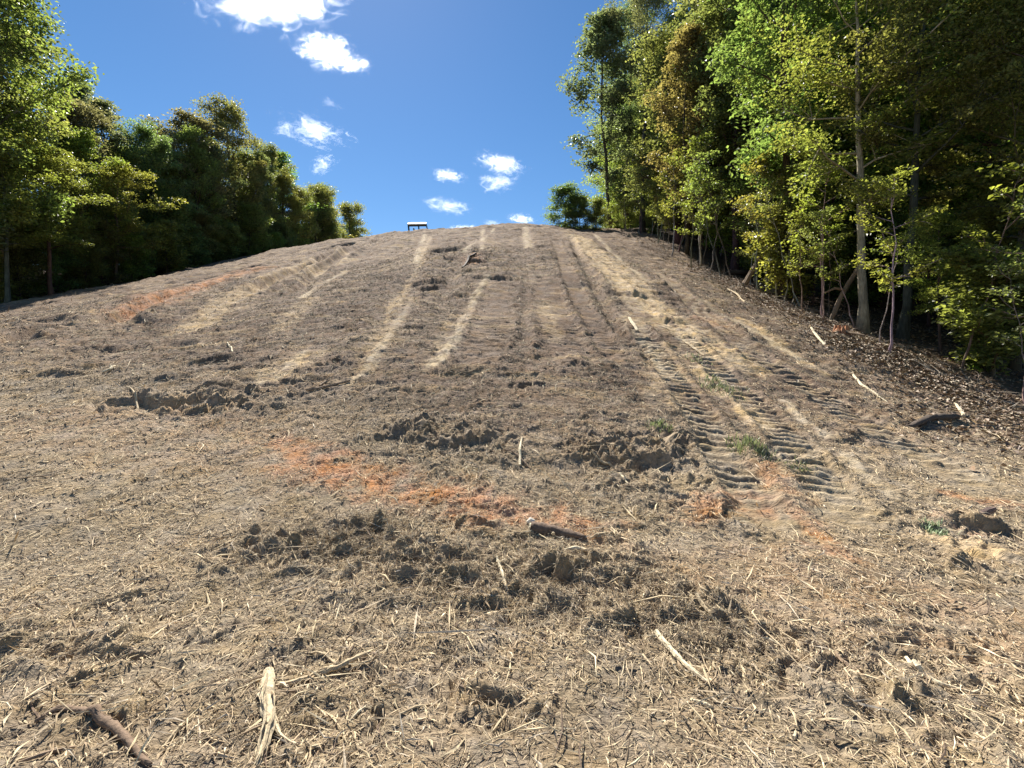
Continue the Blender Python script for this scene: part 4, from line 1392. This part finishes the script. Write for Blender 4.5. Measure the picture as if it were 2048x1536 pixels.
# ------------------------------------------------------------------ living grass and seedlings on the clearing
M_GRASS, ng, og = new_mat('grass_blade')
oi = node(ng, 'ShaderNodeObjectInfo')
gg = node(ng, 'ShaderNodeNewGeometry')
hv = node(ng, 'ShaderNodeHueSaturation')
mr = node(ng, 'ShaderNodeMapRange')
mr.inputs['To Min'].default_value = .6
mr.inputs['To Max'].default_value = 1.5
ng.links.new(gg.outputs['Random Per Island'], mr.inputs['Value'])
ng.links.new(oi.outputs['Color'], hv.inputs['Color'])
ng.links.new(mr.outputs[0], hv.inputs['Value'])
gb = node(ng, 'ShaderNodeBsdfPrincipled', Roughness=.5)
ng.links.new(hv.outputs[0], gb.inputs['Base Color'])
gtn = node(ng, 'ShaderNodeBsdfTranslucent')
ng.links.new(hv.outputs[0], gtn.inputs['Color'])
gm = node(ng, 'ShaderNodeMixShader')
gm.inputs[0].default_value = .4
ng.links.new(gb.outputs[0], gm.inputs[1])
ng.links.new(gtn.outputs[0], gm.inputs[2])
ng.links.new(gm.outputs[0], og.inputs['Surface'])
for u, v, wpx, hpx, n, c, lab in [
    (1440, 778, 75, 26, 240, (.22, .24, .12), 'sparse green grass crushed between the track prints'),
    (1500, 900, 70, 45, 240, (.2, .23, .10), 'clump of green grass between the two track prints'),
    (1868, 1062, 36, 32, 150, (.34, .42, .24), 'bright pale green grass tuft beside the shaded scarp on the right'),
    (1322, 862, 50, 30, 140, (.2, .24, .10), 'green grass tuft above the tipped slab of soil'),
    (1600, 938, 60, 28, 100, (.18, .2, .09), 'thin grass right of the clump between the track prints'),
    (1395, 722, 45, 14, 100, (.24, .26, .14), 'faint grey-green grass patch on the tan track'),
    (1945, 735, 24, 26, 50, (.16, .26, .03), 'bright green leafy sprout at the edge of the right wood'),
]:
    x, y, t = ground_px(u, v)
    R, H = wpx * t / FPX * .5, .42 * hpx * t / FPX
    m = n
    px, py = RNG.normal(0, R * .5, m), RNG.normal(0, R * .7, m)
    z = height(x + px, y + py)
    z0 = h1(x, y)
    a = RNG.uniform(0, 6.28, m)
    hh = H * RNG.uniform(.4, 1.1, m)
    out_ = hh * RNG.uniform(.1, .9, m)
    w = .004 + .0006 * t
    base = np.stack([px, py, z - z0 - .01], 1)
    side = np.stack([-np.sin(a), np.cos(a), a * 0], 1) * w
    dirv = np.stack([np.cos(a), np.sin(a), a * 0], 1)
    mid = base + dirv * (out_ * .35)[:, None] + np.stack([a * 0, a * 0, hh * .65], 1)
    tip = base + dirv * out_[:, None] + np.stack([a * 0, a * 0, hh], 1)
    vv = np.stack([base - side, base + side, mid + side * .7, mid - side * .7, tip], 1).reshape(-1, 3)
    b0 = np.arange(m)[:, None] * 5
    me = mesh_np('grass_tuft', vv, [b0 + [[0, 1, 2, 3]], b0 + [[3, 2, 4]]], M_GRASS)
    o = put('grass_tuft', me, None, (x, y, z0))
    o.color = c + (1,)
    tag(o, lab, 'grass tuft', 'grass tufts on the cleared soil')
    if n >= 90:
        o['kind'] = 'stuff'

# ------------------------------------------------------------------ the buggy on the crest
M_UBODY = mat_plain('buggy_body', (.05, .06, .05), .8, .15)
M_UROOF = mat_plain('buggy_roof', (.42, .46, .46), .45)
M_UBLACK = mat_plain('buggy_black', (.02, .02, .022), .5)
M_TYRE = mat_plain('tyre', (.018, .017, .016), .9, .2)
M_RIM = mat_plain('rim', (.35, .35, .36), .4, .5, .6)
M_SEAT = mat_plain('seat', (.03, .03, .035), .7)
mg, n_, o_ = new_mat('windscreen')
gl = node(n_, 'ShaderNodeBsdfGlass', Roughness=0.02, IOR=1.1)
gl.inputs['Color'].default_value = (.85, .9, .92, 1)
n_.links.new(gl.outputs[0], o_.inputs['Surface'])
M_GLASS = mg
BUGGY_X, BUGGY_Y = at_u(840, Y=66.5)
ug = bpy.data.objects.new('utility_buggy', None)
COL.objects.link(ug)
ug.location = (BUGGY_X, BUGGY_Y, h1(BUGGY_X, BUGGY_Y))
ug.scale = (1.35, 1.35, 1.35)
ug.rotation_euler = (math.radians(21), math.radians(-3), math.radians(8))
tag(ug, 'small open utility buggy with white roof parked on the hill crest', 'utility buggy')


def bevel_part(name, b, mat, parent, width=.03):
    o = put(name, b.mesh(name, mat), parent)
    md = o.modifiers.new('soft', 'BEVEL')
    md.width = width
    md.segments = 2
    return o


b = Build(); b.box(.0, 0, .52, 2.5, 1.25, .22); b.box(-.95, 0, .78, .95, 1.3, .34); b.box(.35, .0, .45, .8, 1.45, .1)
body = bevel_part('body', b, M_UBODY, ug)
b = Build(); b.box(1.05, 0, .80, .72, 1.15, .34, (math.radians(10), 'Y'))
bevel_part('hood', b, M_UBODY, ug, .06)
b = Build(); b.box(-.05, 0, 1.81, 1.78, 1.28, .14)  # black slab standing in for the roll frame and the shade under the roof
bevel_part('frame_and_shade', b, M_UBLACK, ug, .01)
b = Build(); b.box(-.05, 0, 1.95, 1.85, 1.36, .13)
bevel_part('roof', b, M_UROOF, ug, .05)
for sx, sy, tx in ((-.88, -.6, -.92), (-.88, .6, -.92), (.08, -.62, .08), (.08, .62, .08), (1.12, -.6, .82), (1.12, .6, .82)):
    b = Build(); b.tube([[sx, sy, .72], [(sx + tx) / 2, sy, 1.3], [tx, sy * .97, 1.86]], [.045, .045, .045], 8)
    put('post', b.mesh('post', M_UBLACK, True), ug)
b = Build(); b.box(.98, 0, 1.42, .02, 1.12, .82, (math.radians(-19), 'Y'))
put('windscreen', b.mesh('windscreen', M_GLASS), ug)
for sy in (-.34, .34):
    b = Build(); b.box(-.12, sy, .80, .50, .52, .14); b.box(-.36, sy, 1.12, .12, .50, .58, (math.radians(-10), 'Y')); b.box(-.42, sy, 1.47, .09, .26, .16)
    bevel_part('seat', b, M_SEAT, ug, .04)
b = Build()
th = np.linspace(0, 2 * np.pi, 19)
b.tube(np.stack([.50 + .07 * np.sin(th), -.34 + .17 * np.cos(th), 1.16 + .15 * np.sin(th)], 1), np.full(19, .016), 6, cap=False)
b.tube([[.50, -.34, 1.16], [.62, -.34, 1.02], [.78, -.34, .86]], [.02, .02, .02], 6)
put('steering_wheel', b.mesh('steering_wheel', M_UBLACK, True), ug)
for sx in (-.92, .95):
    for sy in (-.62, .62):
        b = Build(); b.tube([[sx, sy - .12, .31], [sx, sy - .10, .31], [sx, sy + .10, .31], [sx, sy + .12, .31]], [.27, .31, .31, .27], 20)
        w = put('wheel', b.mesh('wheel', M_TYRE), ug)
        s = 1 if sy > 0 else -1
        b = Build(); b.tube([[sx, sy + s * .118, .31], [sx, sy + s * .128, .31]], [.17, .15], 14)
        put('rim', b.mesh('rim', M_RIM), w)
for sy in (-.42, .42):
    b = Build(); b.tube([[1.38, sy, .80], [1.43, sy, .79]], [.08, .07], 12)
    put('headlight', b.mesh('headlight', M_RIM), ug)

# ------------------------------------------------------------------ clouds: lit volumes far off
def cloud_mat(name, seed, dens, thr, stretch):
    m, n, out = new_mat(name)
    tc = node(n, 'ShaderNodeTexCoord')
    # normalised distance from the middle of the cloud, roughened
    mp = node(n, 'ShaderNodeMapping')
    mp.inputs['Location'].default_value = (seed * 3.1, seed * 1.7, seed * .9)
    mp.inputs['Scale'].default_value = stretch
    no = node(n, 'ShaderNodeTexNoise', Scale=1.9, Detail=9.0, Roughness=0.68, Distortion=1.2)
    n.links.new(tc.outputs['Object'], mp.inputs['Vector'])
    n.links.new(mp.outputs[0], no.inputs['Vector'])
    ln = node(n, 'ShaderNodeVectorMath', operation='LENGTH')
    n.links.new(tc.outputs['Object'], ln.inputs[0])
    fall = node(n, 'ShaderNodeMapRange')
    fall.inputs['From Min'].default_value = 0.15
    fall.inputs['From Max'].default_value = 1.0
    fall.inputs['To Min'].default_value = .30
    fall.inputs['To Max'].default_value = -.22
    n.links.new(ln.outputs['Value'], fall.inputs['Value'])
    con = node(n, 'ShaderNodeMapRange', clamp=False)
    con.inputs['From Min'].default_value = .0
    con.inputs['From Max'].default_value = 1.0
    con.inputs['To Min'].default_value = -.40
    con.inputs['To Max'].default_value = 1.40
    n.links.new(no.outputs['Fac'], con.inputs['Value'])
    add = node(n, 'ShaderNodeMath', operation='ADD')
    n.links.new(con.outputs[0], add.inputs[0])
    n.links.new(fall.outputs[0], add.inputs[1])
    sub = node(n, 'ShaderNodeMapRange')
    sub.inputs['From Min'].default_value = thr
    sub.inputs['From Max'].default_value = thr + .3
    sub.inputs['To Min'].default_value = 0
    sub.inputs['To Max'].default_value = dens
    n.links.new(add.outputs[0], sub.inputs['Value'])
    pv = node(n, 'ShaderNodeVolumePrincipled')
    pv.inputs['Color'].default_value = (1, 1, 1, 1)
    pv.inputs['Anisotropy'].default_value = .6
    n.links.new(sub.outputs[0], pv.inputs['Density'])
    n.links.new(pv.outputs[0], out.inputs['Volume'])
    return m


def hull(seed):
    import bmesh
    bm = bmesh.new()
    bmesh.ops.create_icosphere(bm, subdivisions=3, radius=1.02)
    me = bpy.data.meshes.new('cloud')
    bm.to_mesh(me)
    bm.free()
    return me


ALT = 1300.0
for q, (u, v, w, h, roll, dens, thr, lab) in enumerate([
    (548, -6, 350, 128, -4, .045, .62, 'largest bright white cloud cut by the top border of the photo'),
    (652, 100, 140, 78, 10, .05, .60, 'compact white cloud just below the largest one'),
    (706, 130, 100, 46, -12, .03, .64, 'small white tail at the lower right of the compact cloud'),
    (625, 263, 190, 80, 14, .018, .66, 'streaky wispy cloud above the end of the left wood'),
    (645, 330, 90, 50, -24, .010, .68, 'faint thin wisp above the far end of the left wood'),
    (660, 206, 70, 30, 20, .004, .70, 'tiny faint wisp above the streaky cloud'),
    (897, 351, 86, 28, 8, .03, .62, 'small flat white cloud in the middle of the sky'),
    (1003, 328, 130, 44, 14, .03, .62, 'upper half of the white cloud pair right of centre'),
    (996, 364, 116, 48, 0, .02, .64, 'lower puffy half of the white cloud pair right of centre'),
    (895, 412, 140, 36, 6, .018, .64, 'thin drawn-out cloud above the crest'),
    (1042, 438, 66, 26, 8, .03, .60, 'small bright cloud low above the crest near the bushes'),
    (925, 457, 80, 16, -6, .03, .60, 'low white cloud resting on the crest line'),
    (985, 446, 60, 16, 0, .01, .64, 'faint low cloud between the two low ones above the crest'),
]):
    d = px_dir(u, v)
    t = ALT / d[2]
    p = d * t
    dist = float(np.linalg.norm(p))
    sx, sz = w * .5 * t / FPX, h * .5 * t / FPX
    sy = max(sx * .6, sz * 1.2)
    m = cloud_mat('cloud_volume', q + 1, dens * 130 / max(60.0, sz + sx), thr, (1.9, 1.6, 1.9 * max(.5, min(1, sz / sx + .25))))
    me = hull(q)
    me.materials.append(m)
    o = put('cloud', me, None, tuple(p + np.array([0, 0, EYE])), (0, math.radians(roll), 0), (sx * 1.15, sy, sz * 1.2))
    tag(o, lab, 'cloud', 'clouds in the blue sky')
